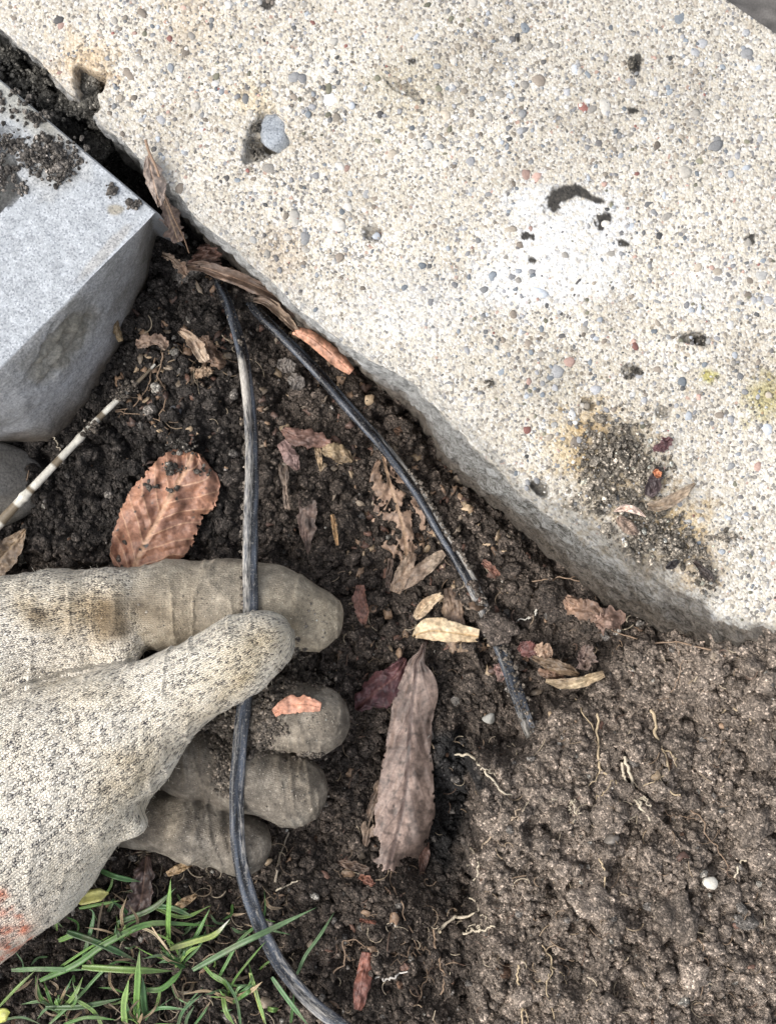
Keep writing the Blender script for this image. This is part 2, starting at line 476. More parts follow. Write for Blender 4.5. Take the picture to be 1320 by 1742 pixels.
# ------------------------------------------------------------------ soil surface
CTRL = [  # px, py, z(mm): the dug ground
 (-200, -200, 30), (0, 60, 32), (60, 130, 34), (110, 180, 35), (150, 215, 33), (185, 245, 20), (220, 290, 8), (270, 340, 2), (320, 400, 0), (300, 470, 2), (370, 470, 0),
 (240, 560, 4), (300, 620, 3), (420, 560, 0), (500, 560, 0), (520, 680, 0), (620, 660, -2), (200, 700, 2), (80, 760, -2), (0, 800, -4), (100, 850, 2), (300, 740, 4),
 (250, 860, 2), (400, 850, 2), (600, 800, 1), (720, 780, -3), (560, 950, 0), (700, 900, 2), (800, 850, 2), (830, 900, 6), (880, 930, 13), (680, 1080, 3), (900, 980, 11), (960, 1010, 20), (780, 1100, 4), (860, 1080, 5), (930, 1060, 10),
 (1020, 1050, 26), (1120, 1100, 28), (980, 1120, 12), (880, 1200, 2), (900, 1270, 0), (960, 1180, 6), (1000, 1160, 8), (840, 1250, 0), (760, 1300, -6), (780, 1400, -16), (750, 1450, -18), (700, 1400, -6), (790, 1480, -14),
 (840, 1700, 12), (740, 1600, 0), (760, 1720, 6), (650, 1550, 2), (650, 1350, -6), (600, 1450, -4), (600, 1600, 6), (620, 1720, 8), (500, 1520, 4), (560, 1250, -6), (520, 1400, -6), (420, 1350, -8), (300, 1350, -8), (400, 1150, -6),
 (450, 1600, 10), (350, 1520, 8), (250, 1500, 8), (250, 1620, 14), (100, 1650, 14), (0, 1700, 14), (350, 1720, 14), (500, 1740, 12), (150, 1200, -10), (0, 1200, -10), (-200, 1200, -5), (-200, 1700, 12), (0, 1000, -4), (-200, 900, 0), (300, 1900, 16), (900, 1950, 16), (1400, 2000, 20), (1700, 1500, 20), (1700, 1100, 20),
]
CT = np.array(CTRL, float)
CW = W(CT[:, 0], CT[:, 1], CT[:, 2] / 1000)
MOUND = np.array([(1050, 1095, 31), (1120, 1100, 39), (1200, 1110, 45), (1320, 1115, 49), (1500, 1200, 50), (1020, 1220, 25), (1060, 1160, 29), (950, 1260, 24), (850, 1310, 25), (960, 1290, 31), (1100, 1300, 37), (1300, 1300, 44), (850, 1400, 29), (850, 1500, 28), (860, 1600, 22),
 (1000, 1450, 34), (920, 1400, 31), (1050, 1380, 34), (1200, 1500, 41), (1400, 1600, 44), (1000, 1700, 31), (1200, 1700, 40), (900, 1950, 28), (1400, 2000, 42), (1700, 1500, 46), (1700, 1100, 45)], float)
MW = W(MOUND[:, 0], MOUND[:, 1], MOUND[:, 2] / 1000)
LIP = np.array([(815, 2150), (812, 1700), (822, 1560), (806, 1480), (822, 1400), (800, 1330), (812, 1285), (870, 1298), (915, 1268), (945, 1215), (1000, 1192), (1035, 1130), (1100, 1085), (1250, 1040), (1900, 900), (1900, 2150)], float)
LW = W(LIP[:, 0], LIP[:, 1], .026)[:, :2]
def idw(x, y, C):
    num = 0; den = 0
    for (cx_, cy_, cz_) in C:
        w = 1.0 / ((x - cx_) ** 2 + (y - cy_) ** 2 + 0.000012) ** 1.8
        num = num + w * cz_; den = den + w
    return num / den
def lip_sd(x, y):
    d = np.full(np.shape(x), 9.0); inside = np.zeros(np.shape(x), bool); n = len(LW)
    for i in range(n):
        a, b = LW[i], LW[(i + 1) % n]; e = b - a
        t = np.clip(((x - a[0]) * e[0] + (y - a[1]) * e[1]) / (e @ e), 0, 1)
        d = np.minimum(d, np.hypot(x - a[0] - t * e[0], y - a[1] - t * e[1]))
        c = ((a[1] > y) != (b[1] > y)) & (x < (b[0] - a[0]) * (y - a[1]) / (b[1] - a[1] + 1e-12) + a[0]); inside ^= c
    return np.where(inside, d, -d)
def base_z(x, y):
    low = idw(x, y, CW); hi_ = idw(x, y, MW)
    sd_ = lip_sd(x, y) + .0022 * fbm2(x * 130, y * 130, 71, 4)
    wid = .0013 + .0035 * smooth(-.125, -.150, y) + .004 * smooth(.06, .09, x)
    t = smooth(-1, 1, sd_ / wid)
    return low + (np.maximum(hi_, low) - low) * t

def soil_fine(x, y):
    wx = x + 0.0012 * fbm2(x * 240, y * 240, 31, 2); wy = y + 0.0012 * fbm2(x * 240, y * 240, 41, 2)
    z = 0.0042 * fbm2(x * 48, y * 48, 3, 3) - 0.0045 * smooth(.11, .0, np.abs(fbm2(x * 42 + 3, y * 42, 13, 3))) * smooth(-.1, .35, fbm2(x * 30, y * 30, 19, 2))
    cav = np.zeros_like(x)
    for cell, amp, sdv in ((0.0085, 0.0034, 1), (0.0042, 0.0026, 2), (0.0022, 0.0017, 3), (0.0012, 0.0009, 4)):
        d, r = worley2(wx, wy, cell, 100 * sdv)
        dome = np.sqrt(np.clip(1 - (d / 0.78) ** 2, 0, 1))
        z = z + amp * (dome * (0.35 + 0.9 * r) - 0.55)
        wx = wx + 0.0003 * (r - .5)
    z = z - 0.0035 * smooth(.30, .62, fbm2(x * 150, y * 150, 87, 3))
    z = z + .0056 * (1 - np.abs(fbm2(x * 75 + 9, y * 75, 97, 3)) * 3.2) * smooth(-.3, .4, fbm2(x * 25, y * 25, 99, 2))
    return z

# regular grid that grows outward to reach far beyond the frame
def axis(lo, hi, step, far):
    c = np.arange(lo, hi, step); g = []; s = step; x = hi
    while x < far: s *= 1.35; x += s; g.append(x)
    g = np.array(g); l = lo - (g - hi)
    return np.concatenate([l[::-1], c, g])
gx = axis(-0.150, 0.160, 0.00042, 2.5); gy = axis(-0.195, 0.185, 0.00042, 2.5)
GX, GY = np.meshgrid(gx, gy, indexing='ij')
inner = smooth(0.40, 0.20, np.hypot(GX, GY))
BZ = base_z(np.clip(GX, -.2, .2), np.clip(GY, -.25, .25))
FZ = soil_fine(GX, GY) * inner
GZ = BZ + FZ
aG = GX * DA[0] + GY * DA[1]; bG = GX * DB[0] + GY * DB[1]; dG = bG - edge_B(aG)
GZ = GZ - .0075 * smooth(-.0055, -.0005, dG + .002 * fbm2(GX * 160, GY * 160, 23, 2)) * smooth(.085, .055, aG)
# keep it below the slab where the slab is
ins = in_slab(GX, GY)
GZ = np.where(ins > 0.008, np.minimum(GZ, 0.030), GZ)
GZ = np.where(ins > 0.025, -0.02, GZ)

def soil_color(x, y, z=None):
    px, py = pix(np.stack([x, y, x * 0 + 0.02], -1))
    dry = smooth(-.002, .003, lip_sd(x, y) + .003 * fbm2(x * 130, y * 130, 71, 4))
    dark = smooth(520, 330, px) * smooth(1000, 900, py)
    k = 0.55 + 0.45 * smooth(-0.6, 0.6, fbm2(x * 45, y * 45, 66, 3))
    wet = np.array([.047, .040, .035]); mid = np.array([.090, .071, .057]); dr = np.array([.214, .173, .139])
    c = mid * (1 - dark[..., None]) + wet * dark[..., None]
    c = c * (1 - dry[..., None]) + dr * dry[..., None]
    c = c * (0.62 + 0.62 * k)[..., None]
    pit_shade = smooth(1.15, .7, np.hypot((px - 768) / 50, (py - 1400) / 150) * (1 + .5 * fbm2(x * 120, y * 120, 44, 3)))[..., None]  # pit beside the mound lip darkened in the soil colour to paint its shade
    c = c * (1 - pit_shade) + pit_shade * np.array([.030, .028, .027])
    grass = (smooth(560, 420, px) * smooth(1450, 1540, py))[..., None]
    c = c * (1 - 0.25 * grass)
    gap = (smooth(260, 200, px) * smooth(330, 270, py))[..., None]
    c = c * (1 - gap) + gap * np.array([.075, .070, .060])
    return c
jx = 0.0007 * fbm2(GX * 700, GY * 700, 51, 2) * inner; jy = 0.0007 * fbm2(GX * 700, GY * 700, 61, 2) * inner
SV = np.stack([GX + jx, GY + jy, GZ], -1).reshape(-1, 3)
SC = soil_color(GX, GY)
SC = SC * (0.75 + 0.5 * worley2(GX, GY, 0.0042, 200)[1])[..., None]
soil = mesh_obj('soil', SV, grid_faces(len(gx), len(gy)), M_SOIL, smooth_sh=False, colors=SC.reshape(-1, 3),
                label='dark crumbly garden soil dug open beside the concrete slab', cat='soil', kind='structure')

def soil_z(x, y):
    i = np.clip(np.searchsorted(gx, x) - 1, 0, len(gx) - 2); j = np.clip(np.searchsorted(gy, y) - 1, 0, len(gy) - 2)
    tx = (x - gx[i]) / (gx[i + 1] - gx[i]); ty = (y - gy[j]) / (gy[j + 1] - gy[j])
    return (GZ[i, j] * (1 - tx) + GZ[i + 1, j] * tx) * (1 - ty) + (GZ[i, j + 1] * (1 - tx) + GZ[i + 1, j + 1] * tx) * ty

def PG(px, py, off):
    """point lying off metres above the low-frequency soil at that place of the photo"""
    px = np.asarray(px, float); py = np.asarray(py, float); z = px * 0 + 0.01
    for _ in range(8):
        p = W(px, py, z); z = 0.5 * z + 0.5 * (base_z(p[..., 0], p[..., 1]) + off)
    return W(px, py, z)

# ------------------------------------------------------------------ concrete slab
A = np.concatenate([np.arange(-0.7, -0.235, 0.006), np.arange(-0.235, 0.275, 0.0006), np.arange(0.275, 0.7, 0.006)])
eT, eB, eF = edge_T(A), edge_B(A), edge_F(A)
NI = 460; NS = 60
ti = np.linspace(0, 1, NI) ** 1.0
rows_b, rows_z, rows_band = [], [], []
tail = (smooth(0.02, 0.10, A))            # 0 upper left .. 1 lower right
expo = 2.3 - 0.5 * tail; eZ = edge_z(A)
us = np.linspace(1, 0, NS)
bot = 0.004 - 0.03 * 0
b_rows = []; z_rows = []; band_rows = []
for u in (1.35, 1.15):                     # skirt going down into the soil
    b_rows.append(eB + (u - 1) * 0.0); z_rows.append(eZ - (u - 1) * 0.10); band_rows.append(np.full_like(A, 1.0))
for u in us:
    b_rows.append(eT + (eB - eT) * u); z_rows.append(ZS - (ZS - eZ) * (u ** expo)); band_rows.append(np.full_like(A, 1.0) * smooth(-0.0, 0.35, u))
for t in ti[1:]:
    b_rows.append(eT + (eF - eT) * t); z_rows.append(np.full_like(A, ZS)); band_rows.append(np.zeros_like(A))
b_rows.append(eF + 0.001); z_rows.append(np.full_like(A, ZS - 0.002)); band_rows.append(np.zeros_like(A))
b_rows.append(eF + 0.002); z_rows.append(np.full_like(A, ZS - 0.06)); band_rows.append(np.zeros_like(A))
Bm = np.stack(b_rows, 1); Zm = np.stack(z_rows, 1); Band = np.stack(band_rows, 1)
Am = np.repeat(A[:, None], Bm.shape[1], 1)
Xm = Am * DA[0] + Bm * DB[0]; Ym = Am * DA[1] + Bm * DB[1]
Tail = np.repeat(tail[:, None], Bm.shape[1], 1)
# weathering of the shoulder spreads a little over the top
dist_in = Bm - np.repeat(eT[:, None], Bm.shape[1], 1)
sprd = smooth(0.010, 0.0, dist_in + 0.005 * fbm2(Xm * 120, Ym * 120, 8, 3)) * (.35 + .65 * Tail) * 0.75
Band = np.where(dist_in > 0, np.maximum(Band, sprd), np.maximum(Band, (.35 + .65 * Tail) * 0.75))
# relief
shape = Band * (Zm > 0.0)
rel = fbm2(Am * 130, Bm * 420 + Zm * 330, 21, 5)
chip_ = worley2(Am + .0015 * fbm2(Am * 200, Bm * 200, 61, 2), Bm * 1.3 + Zm * .9, .0052, 55); chip2 = worley2(Am, Bm * 1.3 + Zm, .0021, 56)
relief = (.0016 * (chip_[1] - .5) - .0016 * chip_[0] + .0007 * (chip2[1] - .5)) * Band + 0.0030 * rel * Band * (0.25 + 0.75 * Tail) + 0.0016 * fbm2(Am * 50, Bm * 60 + Zm * 60, 9, 3) * Band
Zm = Zm + relief * 0.7 + 0.0005 * fbm2(Xm * 30, Ym * 30, 2, 3)
Xm = Xm - relief * DB[0]; Ym = Ym - relief * DB[1]
Zm = Zm + 0.00018 * fbm2(Xm * 900, Ym * 900, 12, 2)
pxs, pys = pix(np.stack([Xm, Ym, Zm * 0 + ZS], -1))
wob = 1 + 0.40 * fbm2(Xm * 300, Ym * 300, 17, 2) + .45 * fbm2(Xm * 900, Ym * 900, 27, 2)
wobs = 1 + 0.40 * fbm2(Xm * 300, Ym * 300, 17, 2)
tint = np.ones(Xm.shape + (3,)); white = np.zeros_like(Xm); dark = np.zeros_like(Xm)
def blob(px, py, rx, ry=None, rot=0.0, sharp=0.25, w=wob, P=(pxs, pys)):
    ry = ry or rx; c, s = math.cos(rot), math.sin(rot)
    dx = P[0] - px; dy = P[1] - py
    d = np.sqrt(((dx * c + dy * s) / rx) ** 2 + ((-dx * s + dy * c) / ry) ** 2) * w
    return smooth(1 + sharp, 1 - sharp, d)
# broken notch near the upper left corner, round pock with a stone, small pits
for (px, py, rx, ry, rot, dep, dk) in ((146, 138, 22, 26, 0, 6, .75), (160, 142, 16, 16, 0, 5, .7), (148, 168, 18, 24, 0, 8, .8), (128, 190, 30, 20, .6, 12, .9), (455, 218, 36, 26, 0, 3.4, .22), (440, 250, 24, 24, 0, 4.0, .38),
                                       (470, 235, 24, 22, 0, 3.6, .25), (1178, 574, 22, 10, -.1, 3, .55), (1192, 578, 12, 9, 0, 4, .9), (635, 395, 14, 12, 0, 2, .5), (920, 832, 16, 12, .5, 3, .75), (905, 1040, 0.1, 0.1, 0, 0, 0),
                                       (690, 150, 28, 12, .4, 1.2, .30), (1075, 632, 14, 12, 0, 1.0, .5), (1000, 690, 12, 9, 0, 1.5, .6), (1130, 700, 14, 9, 0, 1.5, .5)):
    m_ = blob(px, py, rx, ry, rot, 0.22, w=wobs)
    Zm -= dep / 1000 * m_; dark = np.maximum(dark, dk * blob(px, py, rx * 1.0, ry * 1.0, rot, 0.3, w=wobs * .6 + wob * .4))
def tintblob(px, py, r, col, ry=None, rot=0):
    m_ = blob(px, py, r, ry, rot, 0.6)[..., None]
    global tint
    tint = tint * (1 - m_) + tint * np.array(col) * m_
for t_ in ((145, 110, 45, (1.0, .86, .70)), (430, 165, 34, (1.0, .93, .80)), (970, 760, 42, (1.0, .90, .72)), (1010, 715, 30, (1.0, .90, .74)), (1160, 900, 40, (1.0, .90, .70)), (1300, 675, 34, (.74, .70, .44)),
           (1205, 640, 12, (.8, .78, .35)), (1040, 790, 85, (.80, .74, .64)), (1120, 900, 80, (.80, .74, .66)), (480, 430, 40, (.86, .80, .74)), (1190, 960, 40, (.82, .76, .68)), (690, 150, 60, (.90, .88, .82)), (950, 640, 40, (.86, .86, .84)), (330, 25, 60, (.95, .9, .84))):
    tintblob(*t_)
grey_top = smooth(560, 200, pys + 0.25 * (1320 - pxs)) [..., None] * smooth(500, 800, pxs)[..., None]
tint = tint * (1 - 0.14 * grey_top)
for (px, py, rx, ry) in ((915, 350, 60, 40), (990, 375, 80, 48), (1035, 400, 45, 50), (930, 430, 75, 55), (880, 480, 80, 45), (980, 470, 70, 50), (1200, 480, 60, 50), (700, 520, 120, 60), (420, 320, 0.1, 0.1)):
    white = np.maximum(white, blob(px, py, rx, ry, 0, 0.45) * (0.30 if px in (700, 1200) else .85))
for (px, py, rx, ry, rot) in ((958, 330, 27, 16, -.15), (985, 326, 26, 10, .3), (944, 343, 12, 22, .3), (1010, 338, 24, 6, .3), (1028, 372, 12, 12, 0), (1022, 385, 6, 9, 0), (893, 403, 8, 7, 0), (905, 443, 9, 6, 0), (1060, 414, 13, 7, .2), (455, 6, 12, 9, 0),
                              (1080, 108, 13, 14, 0), (1276, 405, 8, 11, .3), (1078, 188, 9, 6, 0), (882, 66, 4, 8, 0), (700, 104, 11, 5, .1)):
    dark = np.maximum(dark, blob(px, py, rx, ry, rot, 0.18))
# brown grime and painted contact shade at the slab foot; upper-left face darkened below
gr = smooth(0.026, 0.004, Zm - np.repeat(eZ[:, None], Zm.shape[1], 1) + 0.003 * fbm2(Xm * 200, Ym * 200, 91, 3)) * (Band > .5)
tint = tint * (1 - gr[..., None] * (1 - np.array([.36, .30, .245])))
ulm = smooth(330, 180, pxs) * (Band > 0.3) * smooth(0.046, 0.034, Zm)
tint = tint * (1 - ulm[..., None] * (1 - np.array([.30, .29, .27])))
slab_faces = grid_faces(*Xm.shape)[:, ::-1]
slab = mesh_obj('concrete_slab', np.stack([Xm, Ym, Zm], -1).reshape(-1, 3), slab_faces, M_CONC, colors=tint.reshape(-1, 3),
                attrs={'band': Band.ravel(), 'white': white.ravel(), 'dark': dark.ravel(), 'along': (0.25 + 0.75 * smooth(-0.04, 0.03, Am)).ravel()},
                label='pale worn exposed-aggregate concrete slab with a rounded grey edge', cat='concrete slab')

def slab_zoff(px, py):
    for_z = np.zeros_like(px)
    return for_z

# embedded aggregate
PAL = np.array([(.24, .24, .24), (.20, .23, .26), (.25, .20, .15), (.42, .35, .26), (.09, .09, .09), (.50, .30, .23), (.62, .60, .56), (.20, .19, .12), (.34, .12, .09), (.33, .33, .34), (.40, .43, .47), (.14, .13, .125), (.46, .42, .36), (.55, .50, .42), (.58, .54, .47)])
PW = np.array([12, 7, 8, 10, 2.2, 2.5, 12, 3.5, .8, 12, 6, 4, 12, 12, 10]); PW = PW / PW.sum(); PAL = PAL * .75 + .25 * PAL.mean(1, keepdims=True)
npb = 13500
pp = np.stack([rng.uniform(-60, 1400, npb), rng.uniform(-60, 1130, npb)], 1)
rad = np.clip(0.00046 * np.exp(0.60 * rng.normal(size=npb)), 0.00022, 0.0026)
pw_ = W(pp[:, 0], pp[:, 1], ZS)
aa = pw_[:, :2] @ DA; bb_ = pw_[:, :2] @ DB
dd = bb_ - edge_T(aa)
ok = (dd > 0.0010) & (bb_ < edge_F(aa) - 0.001)
ok &= rng.uniform(size=npb) < smooth(-0.002, 0.012, dd - 0.004 * smooth(.02, .1, aa))
for (hx, hy, hr) in ((455, 232, 48), (146, 150, 46), (132, 185, 34), (965, 335, 45), (1000, 340, 30)):
    ok &= np.hypot(pp[:, 0] - hx, pp[:, 1] - hy) > hr
wm = np.exp(-(((pp[:, 0] - 960) / 95) ** 2 + ((pp[:, 1] - 410) / 85) ** 2))
ok &= rng.uniform(size=npb) > wm * 0.9
pw_, rad = pw_[ok], rad[ok]
big = np.array([(979, 120, 15, 10), (965, 158, 11, 9), (1000, 172, 6, 6), (1178, 238, 12, 3), (1163, 68, 10, 2), (1165, 68, 8, 1), (884, 567, 14, 10), (915, 495, 17, 10), (622, 327, 12, 0), (851, 632, 11, 1), (950, 632, 14, 0), (1013, 662, 15, 9), (885, 700, 0.5, 9),
                (1180, 340, 0.5, 1), (95, 40, 14, 6), (145, 38, 9, 2), (312, 12, 7, 5), (560, 170, 16, 6), (1040, 28, 8, 10), (1100, 35, 9, 5), (760, 195, 10, 3), (870, 140, 9, 10), (790, 490, 9, 3), (1190, 272, 10, 7), (1030, 380, 10, 13), (750, 160, 9, 7), (1190, 525, 13, 10), (1186, 888, 12, 12), (700, 490, 8, 13), (1230, 175, 6, 9), (1305, 730, 14, 10), (690, 345, 10, 9), (615, 0, 8, 3), (1140, 155, 7, 1)])
bw = W(big[:, 0], big[:, 1], ZS)
cols = PAL[rng.choice(len(PAL), len(rad), p=PW)] * rng.uniform(.50, 1.15, (len(rad), 1))
n2 = len(rad)
pw2 = pw_.copy(); pw2[:, 2] = ZS - rad * 0.30 + 0.0001
smallm = rad < 0.0006
parts = [scatter(PEB1, ICO1[1], pw2[smallm], rad[smallm], cols[smallm], rots=zrot(smallm.sum()), squash=0.5),
         scatter(PEB, ICO2[1], pw2[~smallm], rad[~smallm], cols[~smallm], rots=zrot((~smallm).sum()), squash=0.5)]
br = big[:, 2] * 0.000175; bw[:, 2] = ZS - br * 0.30
parts.append(scatter(PEB, ICO2[1], bw, br, np.minimum(PAL[big[:, 3].astype(int)] * 1.25, .7), rots=zrot(len(big)), squash=0.45))
v, f, c = merge(parts); top_ = ZS + .00016 + .00022 * hsh(np.floor(v[:, 0] * 700), np.floor(v[:, 1] * 700), v[:, 0] * 0, 3)
v[:, 2] = np.where(v[:, 2] > top_, top_ + .12 * (v[:, 2] - top_), v[:, 2])
mesh_obj('aggregate', v, f, M_PEB, parent=slab, colors=c, kind='stuff')
# stone in the round pock
st_ = lump(ICO3, 2, 'pebble') * (1 + .10 * fbm3(ICO3[0] * 2.6, 8, 3))[:, None] * np.array([1.0, 1.15, .45]) * 0.0056
pst = W(466, 230, ZS - 0.0032)
mesh_obj('pebble', st_ + pst, ICO3[1], M_GRAN, parent=slab, colors=np.tile([.80, .82, .84], (len(st_), 1)), label='blue-grey stone showing in the round pock')

# ------------------------------------------------------------------ dark paving beyond the slab
ga = np.linspace(-0.7, 0.7, 400); gbv = 0.004 + .8 * np.linspace(0, 1, 60) ** 2
GA, GB = np.meshgrid(ga, gbv, indexing='ij'); GB2 = GB + edge_F(GA)
X_, Y_ = GA * DA[0] + GB2 * DB[0], GA * DA[1] + GB2 * DB[1]
Z_ = 0.040 + 0.0012 * fbm2(X_ * 300, Y_ * 300, 5, 3)
cc = np.array([.13, .12, .11]) * (0.6 + 0.9 * worley2(X_, Y_, 0.003, 9)[1])[..., None]
mesh_obj('road_surface', np.stack([X_, Y_, Z_], -1).reshape(-1, 3), grid_faces(400, 60), M_PEB, colors=cc.reshape(-1, 3), label='dark grey asphalt beyond the far slab edge', cat='asphalt', kind='structure')

# ------------------------------------------------------------------ cut stone block, left
ZB = 0.053
top_px = np.array([(266, 360), (240, 388), (190, 437), (130, 497), (60, 565), (0, 625), (-70, 690), (-200, 812)], float)
bot_px = np.array([(268, 402), (252, 468), (222, 545), (192, 608), (150, 682), (88, 750), (20, 752), (-120, 790)], float)
tw = W(top_px[:, 0], top_px[:, 1], ZB); bwp = W(bot_px[:, 0], bot_px[:, 1], 0.002)
tt = np.linspace(0, len(top_px) - 1, 230); kk = np.arange(len(top_px))
def cint(P, t):
    r = np.stack([np.interp(t, kk, P[:, i]) for i in range(3)], -1)
    k = np.ones(15) / 15
    rp = np.pad(r, ((7, 7), (0, 0)), mode='edge')
    return np.stack([np.convolve(rp[:, i], k, 'valid') for i in range(3)], -1)
TT = cint(tw, tt); BB = cint(bwp, tt)
dirL = W(0, 135, ZB) - W(266, 360, ZB); dirL /= np.linalg.norm(dirL)
rows = []; face = []
rows.append(BB - np.array([0, 0, .03])); face.append(1)
NF = 90
for u in np.linspace(1, 0, NF):
    q = TT + (BB - TT) * u
    bulge = 0.10 * math.sin(u * math.pi)
    q = q + (BB - TT) * np.array([1, 1, 0]) * bulge * (0.6)
    q[:, 2] = ZB - (ZB - 0.002) * (u ** 1.35)
    rows.append(q); face.append(1.0 if u > 0.03 else u / 0.03 * 0.6)
for s in np.linspace(0, 1, 260)[1:] ** 1.6 * 0.32:
    rows.append(TT + dirL * s); face.append(0.0)
R = np.stack(rows, 1); FA = np.repeat(np.array(face)[None], len(tt), 0)
side = R[0].copy(); side2 = side.copy(); side2[:, 2] -= 0.004; side3 = side.copy(); side3[:, 2] = np.minimum(side[:, 2], -0.03)
nrm_side = np.array([0.64, 0.77, 0])
R = np.concatenate([side3[None] + nrm_side * 0.001, side2[None] + nrm_side * 0.0008, R], 0); FA = np.concatenate([FA[:1] * 0 + 1, FA[:1] * 0 + .6, FA], 0)
nl = fbm3(R * 90, 4, 3); n2_ = fbm3(R * 320, 6, 3)
out = np.array([0.7, -0.7, 0])
R = R + out * ((0.0008 * nl + 0.0004 * n2_) * FA)[..., None]
R[..., 2] += (0.00025 * n2_ + 0.0003 * nl) * (1 - FA)
blx, bly = pix(R)
def bblob(px, py, rx, ry=None, rot=0, sharp=.3):
    return blob(px, py, rx, ry, rot, sharp, w=1 + 0.35 * fbm3(R * 260, 17, 3), P=(blx, bly))
# chipped hollow on the left of the top, spall on the front face
R[..., 2] -= 0.006 * bblob(-15, 300, 45, 55, 0, .15) * (FA < .5) + 0.003 * bblob(8, 225, 30, 12) * (FA < .5)
sp_ = bblob(110, 590, 80, 28, -.85, .3) * (FA > .5)
R = R - out * (0.0022 * sp_ * (0.6 + fbm3(R * 300, 33, 2)))[..., None]
tb_ = np.ones(R.shape)
def paintb(m_, col): 
    global tb_
    tb_ = tb_ * (1 - m_[..., None]) + tb_ * np.array(col) * m_[..., None]
paintb(sp_, (.80, .76, .66)); paintb(bblob(-15, 300, 45, 55), (.25, .24, .22)); paintb(bblob(90, 265, 55, 60, 0, .5) * (FA < .5) * .7, (.84, .78, .68))
paintb(bblob(25, 160, 90, 40, .7, .5) * (FA < .5), (.88, .83, .72))
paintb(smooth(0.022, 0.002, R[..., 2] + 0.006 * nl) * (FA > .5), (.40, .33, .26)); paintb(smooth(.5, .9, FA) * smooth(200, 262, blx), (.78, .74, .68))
paintb(bblob(198, 356, 14, 9), (.75, .66, .52)); paintb(bblob(180, 428, 60, 10, -.8) * (FA < .5), (.93, .88, .82))
block = mesh_obj('stone_block', R.reshape(-1, 3), grid_faces(R.shape[0], R.shape[1])[:, ::-1], M_GRAN, colors=tb_.reshape(-1, 3), attrs={'face': FA.ravel()},
                 label='light grey cut stone block with a chipped top, left of the slab', cat='stone block')
# second stone under it at the left edge of the frame
stn = lump(ICO4, 2, 'pebble') * np.array([.028, .016, .018])
stp = W(-70, 825, 0.004)
sv_ = stn + stp
mesh_obj('stone', sv_, ICO4[1], M_GRAN, colors=np.tile([.60, .56, .50], (len(sv_), 1)), attrs={'face': np.ones(len(sv_))}, label='rounded dark grey stone at the left edge below the cut block', cat='stone')

# ------------------------------------------------------------------ soil crumbs
def crumb_cols(x, y, n, light=1.0):
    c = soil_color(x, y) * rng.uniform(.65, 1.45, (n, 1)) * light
    r = rng.uniform(size=n)
    m_ = r < .010; c[m_] = np.array([.42, .39, .34]) * rng.uniform(.6, 1.2, (m_.sum(), 1))
    m_ = (r > .018) & (r < .045); c[m_] = np.array([.20, .18, .16]) * rng.uniform(.7, 1.2, (m_.sum(), 1))
    m_ = (r > .045) & (r < .050); c[m_] = np.array([.12, .07, .045])
    return c
def crumbs(n, rmed, rsd, rmin, rmax, protos, fc, region=(-60, 1400, 60, 1800), sink=.25, dens=None):
    pxy = np.stack([rng.uniform(region[0], region[1], n), rng.uniform(region[2], region[3], n)], 1)
    q = PG(pxy[:, 0], pxy[:, 1], 0.0)
    keep = in_slab(q[:, 0], q[:, 1]) < 0.0
    a_ = q[:, :2] @ DA; b_ = q[:, :2] @ DB
    if dens is not None: keep &= rng.uniform(size=n) < dens(pxy[:, 0], pxy[:, 1])
    q = q[keep]; m = len(q)
    r = np.clip(rmed * np.exp(rsd * rng.normal(size=m)), rmin, rmax)
    q[:, 2] = soil_z(q[:, 0], q[:, 1]) + r * sink
    return scatter(protos, fc, q, r, crumb_cols(q[:, 0], q[:, 1], m))
v, f, c = merge([crumbs(30000, .00048, .38, .0002, .0010, CR1, ICO1[1]),
                 crumbs(10000, .00105, .35, .0006, .0020, CR2, ICO2[1]),
                 crumbs(1100, .0020, .30, .0014, .0036, CR3, ICO3[1], sink=.1),
                 crumbs(170, .0042, .30, .0025, .0075, CR4, ICO4[1], sink=-.15, dens=lambda x, y: np.where((x > 780) & (y > 1000), 1.0, .22))])
mesh_obj('soil_crumbs', v, f, M_SOIL, smooth_sh=False, colors=c, label='loose soil crumbs and grit over the dug ground', cat='soil', kind='stuff')

def crumb_pile(name, spots, zfun, label, keep=None, n_per=1.0, rmed=.0006, light=1.0, colr=None, rmax=.0018, seed=0):
    """spots: px,py,rx,ry,count,height(mm)"""
    ps, rs, cs = [], [], []
    for (px, py, rx, ry, cnt, hm) in spots:
        cnt = int(cnt * n_per)
        g = rng.normal(size=(cnt, 2)) * .5
        u = np.clip(1 - np.hypot(g[:, 0], g[:, 1]), 0, 1)
        x = px + g[:, 0] * rx; y = py + g[:, 1] * ry
        z = zfun(x, y) + rng.uniform(0, 1, cnt) * u * hm / 1000
        ps.append(W(x, y, z)); rs.append(np.clip(rmed * np.exp(.42 * rng.normal(size=cnt)), .0002, rmax))
    p = np.concatenate(ps); r = np.concatenate(rs)
    if keep is not None: k = keep(p); p, r = p[k], r[k]
    n = len(r)
    base = np.array(colr if colr is not None else (.10, .085, .07))
    c = base * rng.uniform(.5, 1.5, (n, 1)) * light
    k = rng.uniform(size=n) < .12; c[k] *= 2.2
    v, f, cc = scatter(CR2, ICO2[1], p, r, np.minimum(c, .6))
    return mesh_obj(name, v, f, M_SOIL, colors=cc, smooth_sh=False, label=label, cat='soil', kind='stuff')

